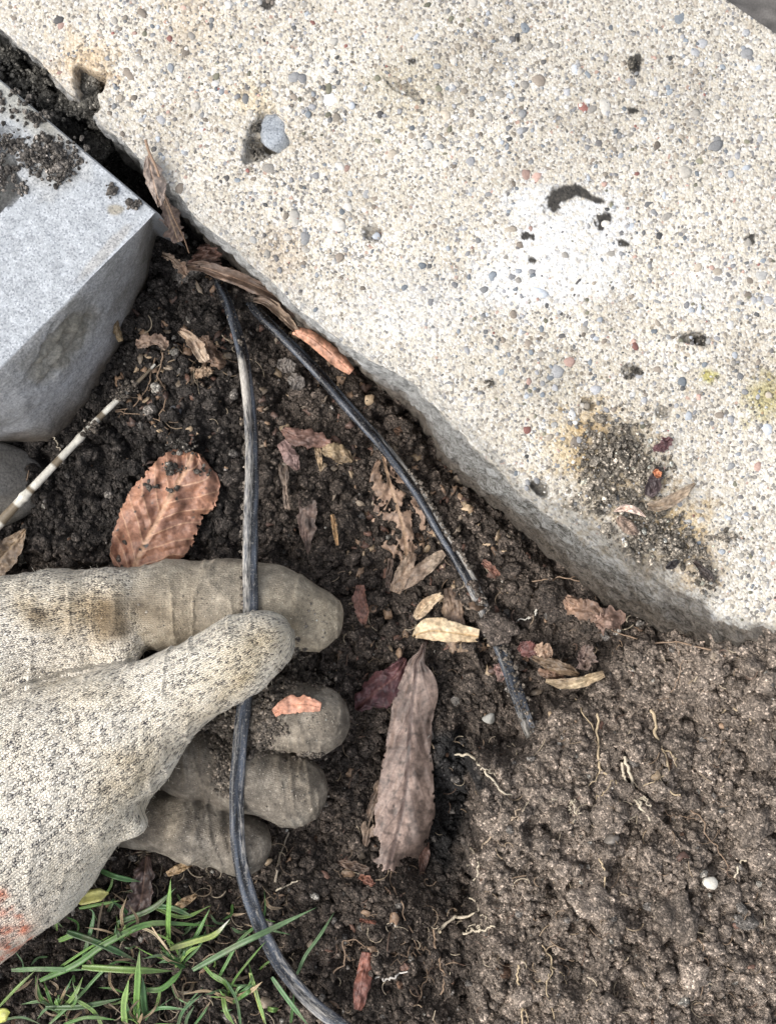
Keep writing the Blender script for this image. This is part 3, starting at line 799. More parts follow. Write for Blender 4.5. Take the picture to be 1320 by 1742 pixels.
zslab = lambda x, y: np.full_like(x, ZS + .0002)
zblk = lambda x, y: np.full_like(x, ZB + .0002)
crumb_pile('soil_crumbs', [(1050, 770, 60, 55, 420, 4), (1010, 790, 40, 55, 180, 3), (1100, 800, 45, 40, 150, 2), (1050, 850, 70, 35, 220, 3), (1110, 900, 60, 34, 280, 4), (1150, 935, 50, 28, 180, 3), (1080, 930, 35, 18, 80, 2),
                           (1195, 975, 16, 30, 110, 3), (1205, 985, 14, 18, 60, 2), (1235, 915, 25, 15, 40, 1)], zslab, 'crumbs of dark soil piled on the lower right of the slab', rmed=.00050, colr=(.27, .235, .19))
crumb_pile('soil_crumbs', [(60, 200, 28, 14, 60, 1.5), (90, 265, 50, 30, 260, 3), (105, 290, 30, 25, 120, 3), (60, 270, 35, 30, 90, 2), (10, 245, 35, 18, 120, 2), (42, 322, 10, 9, 22, 1), (0, 300, 22, 30, 120, 2), (20, 170, 50, 30, 60, 1), (192, 322, 9, 12, 20, 1), (232, 350, 12, 9, 22, 1), (-60, 240, 80, 60, 200, 3), (70, 235, 14, 10, 30, 1)],
           zblk, 'clumps of dark soil lying on top of the cut stone block', rmed=.00042, colr=(.13, .115, .10))
crumb_pile('soil_crumbs', [(150, 145, 18, 26, 170, 1.5), (146, 180, 24, 16, 150, 1), (165, 205, 20, 18, 60, 1), (110, 180, 30, 24, 100, 2), (60, 140, 50, 34, 160, 2), (10, 95, 40, 34, 120, 2)], lambda x, y: np.where((x > 120) & (y < 185), ZS - .0065, ZS - .012), 'dark soil packed in the joint between slab and block', rmed=.0006, colr=(.15, .14, .12))
crumb_pile('soil_crumbs', [(440, 258, 16, 12, 40, 1.5), (435, 215, 10, 12, 14, 1), (1190, 577, 10, 6, 14, .5), (1078, 108, 9, 9, 16, 2), (1075, 632, 14, 12, 26, 1), (835, 655, 10, 10, 12, 1)], lambda x, y: np.full_like(x, ZS - .002) + .002 * (x > 500), 'small specks of grit caught in the pits of the slab', rmed=.0004, colr=(.09, .08, .065))

# ------------------------------------------------------------------ tubes (roots, stems, cable)
def tube(pts, rad, sides=8, cap=True, close=False):
    pts = np.asarray(pts, float); n = len(pts); rad = np.broadcast_to(rad, n)
    t = np.gradient(pts, axis=0); t /= np.linalg.norm(t, axis=1)[:, None] + 1e-12
    up = np.array([0, 0, 1.0]); a = np.cross(t, up); a /= np.linalg.norm(a, axis=1)[:, None] + 1e-9
    b = np.cross(a, t)
    th = np.linspace(0, 2 * np.pi, sides, endpoint=False)
    v = pts[:, None] + (a[:, None] * np.cos(th)[None, :, None] + b[:, None] * np.sin(th)[None, :, None]) * rad[:, None, None]
    v = v.reshape(-1, 3)
    i, j = np.meshgrid(np.arange(n - 1), np.arange(sides), indexing='ij'); j2 = (j + 1) % sides
    f = np.stack([i * sides + j, i * sides + j2, (i + 1) * sides + j2, (i + 1) * sides + j], -1).reshape(-1, 4)
    return v, f

def spline(pts, n):
    pts = np.asarray(pts, float)
    d = np.concatenate([[0], np.cumsum(np.linalg.norm(np.diff(pts[:, :2], axis=0), axis=1))])
    P = np.concatenate([[2 * pts[0] - pts[1]], pts, [2 * pts[-1] - pts[-2]]])
    out = []
    for s in np.linspace(0, d[-1], n):
        k = min(np.searchsorted(d, s, side='right') - 1, len(pts) - 2); t = (s - d[k]) / (d[k + 1] - d[k] + 1e-9)
        p0, p1, p2, p3 = P[k], P[k + 1], P[k + 2], P[k + 3]
        out.append(.5 * ((2 * p1) + (-p0 + p2) * t + (2 * p0 - 5 * p1 + 4 * p2 - p3) * t * t + (-p0 + 3 * p1 - 3 * p2 + p3) * t ** 3))
    return np.array(out)

def cable(name, pts, label, ground=False):
    """pts: px, py, z(mm), twist(deg), dustL, dustR"""
    P = spline(np.array(pts, float), 340)
    w = W(P[:, 0], P[:, 1], P[:, 2] / 1000)
    if ground:
        z_ = P[:, 0] * 0 + .01
        for _ in range(8): q_ = W(P[:, 0], P[:, 1], z_); z_ = .5 * z_ + .5 * (idw(q_[:, 0], q_[:, 1], CW) + P[:, 2] / 1000)
        w = W(P[:, 0], P[:, 1], z_)
    w[:, :2] += 0.0001 * np.stack([fbm2(np.arange(340) * .1, np.zeros(340), 3), fbm2(np.arange(340) * .1, np.zeros(340), 4)], 1)
    t = np.gradient(w, axis=0); t /= np.linalg.norm(t, axis=1)[:, None]
    a = np.cross(t, [0, 0, 1.0]); a /= np.linalg.norm(a, axis=1)[:, None]; b = np.cross(a, t)
    tw_ = np.radians(P[:, 3]); A_ = a * np.cos(tw_)[:, None] + b * np.sin(tw_)[:, None]; B_ = -a * np.sin(tw_)[:, None] + b * np.cos(tw_)[:, None]
    r, d = .00138, .00118
    th1 = np.linspace(-np.pi * .72, np.pi * .72, 15); lx = np.concatenate([d + r * np.cos(th1), -(d + r * np.cos(th1))]); ly = np.concatenate([r * np.sin(th1), -r * np.sin(th1)])
    ns = len(lx)
    v = w[:, None] + A_[:, None] * lx[None, :, None] + B_[:, None] * ly[None, :, None]
    i, j = np.meshgrid(np.arange(len(w) - 1), np.arange(ns), indexing='ij'); j2 = (j + 1) % ns
    f = np.stack([i * ns + j, i * ns + j2, (i + 1) * ns + j2, (i + 1) * ns + j], -1).reshape(-1, 4)
    s = np.concatenate([[0], np.cumsum(np.linalg.norm(np.diff(w, axis=0), axis=1))])
    right = (lx < 0)
    dust = np.where(right[None], P[:, 5][:, None], P[:, 4][:, None])
    stv = np.stack([np.repeat(s[:, None], ns, 1), np.repeat(np.arange(ns)[None] * .0006, len(w), 0), np.zeros((len(w), ns))], -1)
    return mesh_obj(name, v.reshape(-1, 3), f, M_CABLE, attrs={'dust': dust.ravel(), 'st': stv.reshape(-1, 3)}, label=label, cat='cable'), w
cable1, cw1 = cable('garden_cable', [(352, 452, -2, 70, .2, .2), (372, 482, 4, 70, .15, .15), (392, 530, 8, 66, .05, .1), (410, 590, 12, 62, .2, .15), (420, 650, 15, 55, .75, .2), (427, 720, 19, 46, .42, .15), (429, 800, 26, 38, .50, .12), (427, 880, 35, 26, .46, .10), (426, 960, 43.5, 20, .48, .12), (427, 1030, 46.5, 20, .42, .12), (424, 1110, 42, 16, .4, .2),
            (418, 1180, 37, 28, .2, .2), (410, 1250, 34.5, 30, .35, .2), (405, 1310, 34, 30, .2, .3), (403, 1370, 33, 32, .2, .35), (406, 1440, 31.5, 28, .15, .4), (420, 1510, 27, 22, .2, .3), (445, 1580, 22, 20, .25, .3), (480, 1645, 19, 18, .25, .4), (530, 1705, 18, 15, .5, .35), (590, 1752, 18, 12, .35, .3), (700, 1830, 18, 10, .3, .3)],
            'black twin garden cable held by the glove, running down to the grass')
cable2, cw2 = cable('garden_cable', [(425, 512, -3, 60, .3, .3), (440, 532, 2, 60, .2, .2), (480, 572, 5.5, 60, .15, .1), (530, 622, 7, 58, .1, .1), (590, 690, 7, 52, .1, .15), (650, 757, 7, 48, .15, .4), (705, 828, 6.5, 40, .1, .55), (750, 905, 6, 36, .12, .6), (790, 970, 5.5, 34, .25, .6), (815, 1020, 5, 30, .5, .5), (838, 1070, 6, 30, .3, .3), (862, 1130, 8, 22, .22, .22), (885, 1195, 8.5, 18, .3, .25), (903, 1245, 8, 14, .5, .4), (922, 1290, 4, 20, .6, .6), (935, 1330, 2, 20, .6, .6)],
            'muddy black twin cable lying in the soil alongside the slab edge', ground=True)
# mud on the cables
def on_line(w, lo, hi, n, off, spread, zup=.0015):
    k = rng.integers(int(lo * len(w)), int(hi * len(w)), n)
    p = w[k] + rng.normal(size=(n, 3)) * np.array([spread, spread, spread * .5]); p[:, 2] += zup; p[:, 0] += off
    return p
mp = [on_line(cw1, .20, .42, 120, -.0022, .0006, 0), on_line(cw2, .62, .78, 130, .0006, .0010), on_line(cw2, .40, .60, 120, .0022, .0005, .0008), on_line(cw2, .76, .97, 260, 0.0004, .0015, .0004), on_line(cw1, .0, .12, 20, 0, .0012)]
sm_ = np.repeat(W(np.array([203., 210, 218, 224, 158, 148]), np.array([676., 669, 664, 656, 724, 734]), np.array([.0095, .0095, .0092, .009, .0118, .012])), 22, 0); mp.append(sm_ + rng.normal(size=sm_.shape) * np.array([.0013, .0011, .0006]))
p = np.concatenate(mp); r_ = np.clip(.00042 * np.exp(.4 * rng.normal(size=len(p))), .0002, .0012)
c_ = np.array([.16, .135, .11]) * rng.uniform(.6, 1.6, (len(p), 1))
v, f, c = scatter(CR2, ICO2[1], p, r_, c_)
mesh_obj('soil_crumbs', v, f, M_SOIL, colors=c, label='mud and sand grains stuck to the two black cables', cat='soil', kind='stuff')
mud = lump(ICO4, 3, 'crumb') * np.array([.0058, .0050, .0036]); mudp = W(848, 1066, .016)
v2 = mud + mudp
mesh_obj('soil_clod', v2, ICO4[1], M_SOIL, colors=np.tile([.125, .10, .082], (len(v2), 1)), label='lump of soil burying a short length of the muddy cable', cat='soil clod')

# dry pale stem
sp_pts = spline(np.array([(-60, 962, 14), (0, 890, 13), (60, 826, 12), (130, 752, 10), (180, 700, 8.5), (214, 668, 8), (240, 645, 7.5), (264, 620, 5)], float), 120)
sw = W(sp_pts[:, 0], sp_pts[:, 1], sp_pts[:, 2] / 1000)
rad_s = np.interp(np.linspace(0, 1, 120), [0, .2, .55, .78, 1], [.0020, .0018, .00135, .0011, .00045]); rad_s = rad_s * (1 + .06 * fbm2(np.arange(120) * .25, np.zeros(120), 5))
for kn in (.33, .62): rad_s *= 1 + .25 * np.exp(-((np.linspace(0, 1, 120) - kn) / .01) ** 2)
v, f = tube(sw, rad_s, 14)
ln = np.repeat(np.linspace(0, 1, 120), 14)
c = np.array([.80, .76, .66]) * (0.85 + .3 * fbm2(ln * 60, np.tile(np.arange(14), 120) * .8, 9, 3)[:, None] + .0)
brk = (.06 + np.repeat(fbm2(np.linspace(0, 1, 120) * 22, np.zeros(120), 4, 3), 14) + smooth(.6, 1, ln) * .3) > .32
c[brk] = [.20, .16, .11]
mesh_obj('dry_stem', v, f, M_STEM, colors=np.clip(c, 0, .8), label='straight pale dry plant stem lying below the stone block', cat='stem')

# ------------------------------------------------------------------ fine roots
def root(name, pts, r0, r1, col, label, branches=0, grp='fine pale roots in the soil', off=.0035, wig=4):
    rs = random.Random(hash(tuple(pts[0])) & 0xffff); np_ = np.array(pts, float)
    vs, fs = [], []; o = 0
    def one(P, ra, rb, n=46):
        nonlocal o
        S = spline(P, n); k = np.linspace(0, 1, n); sd_ = rs.randint(0, 999)
        S[:, 0] += wig * fbm2(k * 11, k * 0, sd_, 2) * 1.3; S[:, 1] += wig * fbm2(k * 11, k * 0 + 3, sd_ + 3, 2) * 1.3
        w = PG(S[:, 0], S[:, 1], off); zz = soil_z(w[:, 0], w[:, 1])
        zz = np.convolve(np.pad(zz, 4, mode='edge'), np.ones(9) / 9, 'valid')
        w[:, 2] = np.maximum(zz + .0009, w[:, 2] - .003) + .0006 * fbm2(k * 6, k * 0, sd_ + 9, 2) + .0003
        w = W(S[:, 0], S[:, 1], w[:, 2])
        rr = np.linspace(ra, rb, n) * (1 + .35 * fbm2(k * 20, k * 0, sd_, 2))
        v, f = tube(w, rr, 6); vs.append(v); fs.append(f + o); o += len(v)
    one(np_, r0, r1)
    for b_ in range(branches):
        t = rs.uniform(.25, .85); k = t * (len(pts) - 1); i = int(k); p = np_[i] + (np_[min(i + 1, len(pts) - 1)] - np_[i]) * (k - i)
        d = np_[-1] - np_[0]; an = math.atan2(d[1], d[0]) + rs.choice((-1, 1)) * rs.uniform(.4, 1.2); L = np.hypot(*d) * rs.uniform(.15, .4)
        q = [p, p + L * .5 * np.array([math.cos(an), math.sin(an)]), p + L * np.array([math.cos(an + .3), math.sin(an + .3)])]
        one(np.array(q), r0 * .5, r1 * .4, 24)
    v = np.concatenate(vs); f = np.concatenate(fs)
    mesh_obj(name, v, f, M_ROOT, colors=np.tile(col, (len(v), 1)), label=label, cat='root', group=grp)
CR_ = (.46, .36, .23); CL = (.52, .45, .34); CB = (.26, .18, .12)
root('root', [(1108, 1205), (1118, 1260), (1135, 1300), (1140, 1345), (1158, 1352)], .00055, .0003, CR_, 'thick pale root hanging down the right-hand soil mound', 2)
root('root', [(1018, 1215), (1016, 1260), (1024, 1310), (1045, 1330), (1052, 1372)], .00045, .0003, CR_, 'bent tan root left of the thick pale root on the mound', 2)
root('root', [(1062, 1285), (1075, 1335), (1085, 1365), (1105, 1392)], .00055, .0004, CL, 'short pale forked root in the middle of the mound', 3)
root('root', [(1056, 1300), (1068, 1340), (1088, 1378)], .00045, .0003, CL, 'thin pale root lying beside the forked root', 0)
root('root', [(775, 1280), (800, 1290), (822, 1310), (850, 1340), (868, 1355)], .0005, .0003, CL, 'pale root reaching from the dark pit onto the mound', 1)
root('root', [(938, 1362), (960, 1358), (985, 1385)], .0004, .0002, CL, 'small bright curly root near the left part of the mound', 3)
root('root', [(745, 1585), (770, 1560), (800, 1558), (812, 1545), (800, 1525)], .0006, .0004, CL, 'whitish hooked root left of the mound foot', 1)
root('root', [(783, 1590), (800, 1584), (840, 1578)], .0005, .0003, CL, 'short whitish root just under the hooked root', 2)
root('root', [(735, 1580), (745, 1620), (755, 1650), (752, 1690)], .00045, .0003, CB, 'brown root running down at the foot of the mound', 0)
root('root', [(1020, 1460), (1028, 1500), (1022, 1570)], .0003, .0002, CR_, 'straight thin root in the middle of the lower mound', 0)
root('root', [(925, 1610), (938, 1640), (930, 1680), (945, 1740)], .0003, .0002, CR_, 'long thin root near the bottom of the mound', 2)
root('root', [(880, 1640), (886, 1690), (890, 1742)], .00035, .0003, CR_, 'thin tan root at the bottom, left of the long thin root', 1)
root('root', [(1250, 1490), (1265, 1462), (1290, 1458), (1300, 1466)], .0004, .0002, CL, 'curled pale root at the right edge near the white pebble', 0)
root('root', [(1225, 1215), (1250, 1205), (1290, 1230), (1325, 1245)], .0003, .0002, CR_, 'thin root at the right edge of the upper mound', 3)
root('root', [(276, 600), (272, 640), (282, 680), (268, 710), (285, 730)], .00035, .00018, CB, 'reddish fibrous roots below the leaf scraps near the block', 2, wig=4)
root('root', [(262, 612), (255, 650), (225, 690), (200, 698), (240, 705), (275, 720)], .0003, .00018, CB, 'looping fine root crossing right of the pale stem', 1, wig=4)
root('root', [(75, 728), (90, 745), (105, 768)], .0003, .0002, CL, 'short pale fibre beside the lower end of the stone block', 0)
root('root', [(0, 862), (30, 835), (50, 800), (30, 790)], .0003, .0002, CB, 'thin brown fibre under the block at the left edge', 1)
root('root', [(905, 990), (960, 985), (1000, 992)], .0003, .0002, CB, 'thin brown root tucked under the slab edge', 1)
root('root', [(920, 1020), (915, 1035), (905, 1048), (880, 1058)], .0004, .0002, (.62, .58, .5), 'tiny white root above the leaf cluster', 0)
root('root', [(530, 1400), (545, 1340)], .0003, .0002, CB, 'short brown fibre by the ring finger', 0)
root('root', [(468, 1500), (478, 1450), (492, 1415)], .0005, .0003, (.30, .25, .19), 'straight grey-brown twig between little finger and cable', 0, wig=1)
root('root', [(470, 1515), (490, 1505), (508, 1498)], .0004, .0003, CL, 'short pale splinter right of the cable below the fingers', 0, wig=1)
root('root', [(640, 1662), (660, 1665), (690, 1655)], .0004, .0003, (.6, .56, .5), 'white curved fibre beside the red leaf at the bottom', 0)
root('root', [(560, 1680), (580, 1640), (590, 1600), (640, 1620)], .0003, .0002, CB, 'fine looping root left of the red leaf', 3, wig=6)
root('root', [(1000, 985), (1045, 1075), (1180, 1098), (1235, 1118)], .0003, .0003, CB, 'long brown root along the lower end of the slab', 2)
root('root', [(1240, 1480), (1190, 1395), (1150, 1350)], .00022, .0002, CB, 'faint brown root crossing the right of the mound', 2)
root('root', [(955, 1170), (975, 1185), (1010, 1240)], .0003, .0002, CR_, 'thin root above the bent tan root at the mound lip', 1)
root('root', [(800, 1440), (812, 1470), (806, 1510)], .00035, .0002, CL, 'pale root dangling over the left face of the mound', 3)
root('root', [(660, 1480), (690, 1560), (720, 1640), (715, 1700)], .0003, .0002, CB, 'brown root crossing the dark soil right of the red leaf', 3, wig=7)
root('root', [(820, 1440), (860, 1400), (885, 1375)], .00045, .0003, (.36, .28, .2), 'tan root slanting up over the left of the mound', 1)
root('root', [(1185, 1590), (1200, 1640), (1192, 1690)], .0003, .0002, CB, 'short brown root at the lower right of the mound', 1)

# pebbles in the soil
for (px, py, r, c, lab) in ((1205, 1502, .0026, (.62, .58, .50), 'white pebble in the right of the soil mound'), (832, 1222, .0024, (.30, .29, .26), 'rounded grey pebble left of the muddy cable end'), (1040, 1430, .0026, (.27, .24, .21), 'brownish grey pebble in the middle of the mound'), (700, 1180, .0018, (.5, .47, .42), 'small light pebble right of the long curled leaf'), (297, 698, .0024, (.11, .11, .115), 'bluish grey pebble above the broad orange leaf')):
    q = PG(px, py, .003); k = lump(ICO3, int(px) % 9, 'pebble') * r * np.array([1, .85, .65])
    mesh_obj('pebble', k + q, ICO3[1], M_PEB, colors=np.tile(c, (len(k), 1)), label=lab, cat='pebble', group='pebbles in the soil')

# ------------------------------------------------------------------ leaves
def mixc(a, b, t): return np.asarray(a) * (1 - t[..., None]) + np.asarray(b) * t[..., None]
def leaf(name, mid, label, ca, cb, cat='leaf', place='soil', nu=70, nv=30, curl=0.3, rag=.12, holes=0.0, veins=0, cv=None, spots=0.0, thick=.00013, crease=0.0, lace=0.0, rough=1.0, ridge=.00035, wave=.0014, serr=0.0, fold=0.0, group='dead leaves and seed cases', cell=0.0, mott=1.0, leftdark=0.0, veinw=.5, seed=None, slant=.55, dirt=0.0, dcol=(.07,.06,.05)):
    """mid: px, py, off(mm), half width left(px), half width right(px)"""
    M = spline(np.array(mid, float), nu)
    if seed is None: seed = int(abs(mid[0][0] * 7 + mid[0][1])) % 997
    off = M[:, 2] / 1000
    k = np.linspace(0, 1, nu)
    t = np.gradient(M[:, :2], axis=0); t /= np.linalg.norm(t, axis=1)[:, None]; nn = np.stack([-t[:, 1], t[:, 0]], 1)   # to the right of travel in the photo (y down)
    vv = np.linspace(-1, 1, nv); K, V = np.meshgrid(k, vv, indexing='ij')
    wl = np.maximum(M[:, 3], .6); wr = np.maximum(M[:, 4], .6)
    Wd = np.where(V < 0, wl[:, None], wr[:, None])
    ragn = 1 + rag * fbm2(K * 9, np.sign(V) * 5 + V * .5, seed, 3) * 2.2
    if serr: ragn = ragn + serr * (np.abs(((K * veins * 3.0) % 1) - .5) - .25)
    Wd = Wd * (1 + (ragn - 1) * np.abs(V) ** 2)
    PX = M[:, 0][:, None] + nn[:, 0][:, None] * V * Wd; PY = M[:, 1][:, None] + nn[:, 1][:, None] * V * Wd
    OFF = np.repeat(off[:, None], nv, 1)
    wm_ = Wd * .00018
    Z = OFF + curl * V ** 2 * wm_ + wave * fbm2(K * 5, V * 1.5, seed + 5, 3) + rough * .0011 * fbm2(PX * .045, PY * .045, seed + 6, 3) * np.minimum(1, Wd / 12) + fold * np.abs(V) * wm_
    Z = Z + crease * np.maximum(0, -V - .25) * wm_ * -1.0
    sv = np.zeros_like(K)
    if veins:
        ph = (K * veins - np.abs(V) * slant * veins * .25 * 1.3) + .22 * fbm2(K * 4, V * 2, seed + 40, 2) + .18 * np.sign(V)
        fr = np.abs((ph % 1) - .5) * 2
        sv = smooth(.86, .98, fr) * (1 - .3 * np.abs(V))
        Z = Z + ridge * (fr - .5) * smooth(0, .15, np.abs(V))
    mv = smooth(.09, .02, np.abs(V) * (Wd / max(wl.max(), wr.max())) )
    Z = Z - ridge * mv * .5
    if place == 'soil': w = PG(PX.ravel(), PY.ravel(), Z.ravel() + .0022).reshape(nu, nv, 3)
    elif place == 'slab': w = W(PX, PY, ZS + .0012 + Z)
    else: w = W(PX, PY, Z)
    n1 = smooth(-.55, .55, fbm2(PX * .035, PY * .035, seed + 1, 4)); n3 = fbm2(PX * .25, PY * .25, seed + 2, 3)
    n4 = .0 + fbm2(PX * .11, PY * .11, seed + 31, 3); c = mixc(ca, cb, n1) * np.clip(1 + mott * (.35 * n3 + .55 * n4), .25, 2)[..., None]; c = c * .80 + .20 * c.mean(-1, keepdims=True) * np.array([1.05, 1.0, .95])
    if cv is not None:
        c = c * (1 - np.clip(sv * veinw + mv * .85, 0, 1))[..., None] + np.array(cv) * np.clip(sv * veinw + mv * .85, 0, 1)[..., None]
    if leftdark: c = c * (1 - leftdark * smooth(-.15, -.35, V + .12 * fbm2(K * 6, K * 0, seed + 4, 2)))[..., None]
    if cell:
        d, _ = worley2(PX, PY, cell, seed); c = c * (1.08 - .50 * smooth(.55, .78, d))[..., None]
    if spots:
        s_ = smooth(.16, .34, fbm2(PX * .07, PY * .07, seed + 8, 3) + spots - .5); c = c * (1 - s_[..., None]) + np.array([.05, .045, .04]) * s_[..., None]
    if dirt:
        s_ = smooth(.1, .4, fbm2(PX * .10, PY * .10, seed + 9, 4) + dirt - .5)[..., None]; c = c * (1 - s_) + np.array(dcol) * s_
    f = grid_faces(nu, nv)
    if holes:
        hv = fbm2(PX * .075, PY * .075, seed + 12, 3) + .35 * (sv * 1.0) * 1.2 + .8 * mv
        hv = hv - smooth(.5, 1, np.abs(V)) * .0
        fh = hv.ravel()[f].mean(1); f = f[fh > holes]
    else:
        ev = fbm2(PX * .16, PY * .16, seed + 14, 3) + 1.0 - smooth(.80, 1.0, np.maximum(np.abs(V), np.abs(K * 2 - 1))) * 1.05
        if lace: ev = ev - lace * smooth(.78, 1.02, K + .25 * fbm2(PX * .03, PY * .03, seed + 3, 2)) * (1.15 - mv) + .5 * sv * smooth(.6, .9, K)
        f = f[ev.ravel()[f].mean(1) > -.25 + (0.12 if rag > .2 else 0)]
    o = mesh_obj(name, w.reshape(-1, 3), f, M_LEAF, colors=np.clip(c, .004, .9).reshape(-1, 3), label=label, cat=cat, group=group)
    md = o.modifiers.new('thickness', 'SOLIDIFY'); md.thickness = thick; md.offset = 0
    return o
OR1, OR2 = (.50, .22, .12), (.36, .15, .08)
TAN1, TAN2 = (.50, .38, .24), (.30, .20, .12)
BR1, BR2 = (.20, .125, .08), (.09, .06, .045)
RD1, RD2 = (.17, .075, .055), (.08, .04, .035)
# broad orange leaf under the index finger
leaf('leaf', [(222, 990, 3, 18, 16), (232, 958, 4, 44, 60), (247, 925, 5, 57, 66), (266, 890, 6, 64, 70), (284, 855, 6.5, 62, 68), (304, 820, 6.5, 53, 76), (318, 796, 6, 46, 64), (325, 780, 5, 36, 36), (330, 768, 4, 20, 14)],
     'broad orange-brown serrated leaf with clear side veins, above the index finger', (.46, .205, .11), (.28, .13, .08), nu=190, nv=120, curl=-.08, rag=.05, veins=8, cv=(.60, .37, .24), spots=.14, ridge=.0008, serr=.07, cell=0, wave=.0048, slant=.8, mott=.45, veinw=.8, dirt=.14)
# long curled leaf in the lower middle
leaf('leaf', [(722, 1092, 6, 3, 3), (716, 1112, 7, 7, 6), (708, 1130, 7, 20, 14), (706, 1160, 7, 36, 24), (700, 1200, 7, 40, 33), (696, 1260, 7, 38, 38), (692, 1320, 7, 46, 42), (686, 1370, 6, 54, 46), (676, 1415, 5, 56, 48), (668, 1445, 4, 46, 42), (656, 1486, 3, 34, 30)],
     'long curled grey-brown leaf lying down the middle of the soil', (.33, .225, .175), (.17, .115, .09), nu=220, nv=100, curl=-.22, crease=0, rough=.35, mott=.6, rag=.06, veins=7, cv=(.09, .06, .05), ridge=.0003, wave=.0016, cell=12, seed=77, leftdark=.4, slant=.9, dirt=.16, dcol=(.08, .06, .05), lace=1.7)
leaf('leaf', [(668, 1290, 2, 6, 4), (650, 1330, 2, 12, 8), (636, 1370, 2, 14, 10), (626, 1410, 1.5, 12, 8), (622, 1440, 1, 5, 4)], 'ragged translucent fragment at the left side of the long curled leaf', (.28, .19, .12), (.14, .09, .06), holes=-.15, rag=.35, nu=70, nv=30, veins=5)
leaf('leaf', [(690, 1120, 3, 8, 6), (672, 1150, 5, 26, 20), (645, 1172, 5, 32, 26), (622, 1192, 4, 20, 20), (606, 1208, 3, 5, 6)], 'dark wine-red crumpled leaf left of the long curled leaf', (.15, .055, .055), (.08, .03, .035), nu=70, nv=40, curl=-.3, rag=.3, veins=6, wave=.003, cv=(.16, .07, .06))
leaf('seed_case', [(702, 1083, 8, 2, 3), (718, 1076, 9, 18, 12), (738, 1073, 9.5, 24, 17), (765, 1076, 9.5, 20, 16), (795, 1080, 9, 15, 12), (814, 1083, 8, 13, 9)], 'bright cream seed case half, lying flat across the brown one', (.78, .62, .38), (.60, .42, .22), cat='seed case', curl=-.35, rag=.06, cv=(.46, .30, .14), veins=0, wave=.0008, nu=70, nv=30)
leaf('seed_case', [(706, 1052, 7, 5, 5), (718, 1038, 8, 11, 10), (735, 1022, 9, 10, 8), (753, 1012, 9, 5, 4)], 'pale tan seed case half standing up behind the cream one', (.55, .40, .24), (.40, .27, .15), cat='seed case', curl=.5, rag=.08, cv=(.7, .55, .35))
leaf('seed_case', [(762, 1000, 2, 8, 8), (770, 1035, 4, 17, 17), (775, 1075, 4, 21, 20), (778, 1110, 2, 16, 14)], 'brown netted seed case under the cream one', TAN2, BR1, cat='seed case', curl=-.3, cell=5, rag=.15, cv=(.2, .13, .08))
leaf('seed_case', [(672, 1008, 4, 9, 9), (683, 980, 6, 13, 13), (697, 955, 6, 11, 10), (702, 940, 5, 6, 6)], 'upright arm of the folded brown seed case near the cable', (.36, .25, .16), (.22, .14, .09), cat='seed case', curl=.4, rag=.1, cv=(.2, .12, .07))
leaf('seed_case', [(672, 1002, 5, 6, 6), (700, 985, 7, 13, 12), (730, 960, 7, 13, 12), (756, 940, 6, 7, 6)], 'slanting arm of the folded brown seed case near the cable', (.38, .28, .19), (.22, .15, .10), cat='seed case', curl=-.4, rag=.1, cell=5)
leaf('leaf', [(612, 995, 3, 7, 6), (612, 1020, 4, 12, 12), (617, 1045, 4, 10, 11), (618, 1062, 3, 4, 4)], 'small rusty leaf piece right of the index fingertip', (.34, .15, .09), (.22, .10, .07), rag=.15, cell=6)
leaf('leaf', [(652, 775, 3, 12, 12), (660, 810, 5, 24, 30), (672, 850, 5, 36, 42), (684, 890, 5, 36, 42), (690, 930, 4, 26, 38), (694, 965, 3, 10, 14)], 'brown skeleton leaf full of holes beside the slanting cable', (.34, .21, .13), (.20, .12, .075), nu=120, nv=70, holes=-.02, veins=8, rag=.22, cv=(.36, .24, .15), ridge=.0006, wave=.002, curl=-.15)
leaf('seed_case', [(500, 562, 9, 6, 6), (525, 572, 11, 10, 10), (552, 592, 12, 12, 12), (575, 612, 12, 12, 12), (598, 633, 11, 6, 6)], 'smooth orange curved seed case under the slab edge', (.66, .30, .17), (.46, .22, .13), cat='seed case', curl=-1.3, rag=.03, wave=.0003, thick=.0006, cell=9)
leaf('leaf', [(318, 455, 16, 7, 5), (345, 455, 18, 11, 8), (385, 468, 19, 13, 11), (430, 485, 18, 12, 12), (470, 506, 14, 9, 10), (500, 540, 9, 4, 5)], 'long curled brown leaf wedged against the slab corner', (.23, .14, .09), (.13, .085, .06), curl=.6, rag=.10, nu=90, cv=(.33, .22, .15))
leaf('leaf', [(432, 510, 13, 5, 4), (455, 515, 14, 9, 7), (480, 535, 12, 8, 8), (505, 562, 9, 5, 5), (520, 580, 7, 3, 3)], 'narrow twisted brown leaf where the slanting cable starts', (.33, .23, .15), (.15, .10, .07), curl=.9, rag=.15)
leaf('leaf', [(345, 415, 14, 4, 4), (350, 435, 16, 26, 28), (352, 455, 15, 22, 20)], 'dark red-brown leaf scrap behind the long curled one', (.14, .07, .05), (.07, .04, .03), rag=.4, wave=.003)
leaf('leaf', [(275, 432, 14, 3, 3), (292, 440, 15, 8, 7), (308, 455, 15, 11, 12), (318, 470, 14, 6, 6)], 'pale torn leaf scrap at the foot of the stone block corner', (.50, .38, .26), (.28, .18, .12), rag=.5, wave=.002)
leaf('leaf', [(252, 262, 1.5, 3, 3), (256, 285, 3, 16, 12), (262, 310, 4, 19, 12), (268, 335, 3, 14, 6), (272, 352, 1, 4, 3)], 'grey-brown withered leaf hanging off the slab into the joint', (.26, .20, .165), (.17, .125, .10), place='slab', veins=5, curl=-.3, rag=.15, cv=(.40, .28, .20), nu=60)
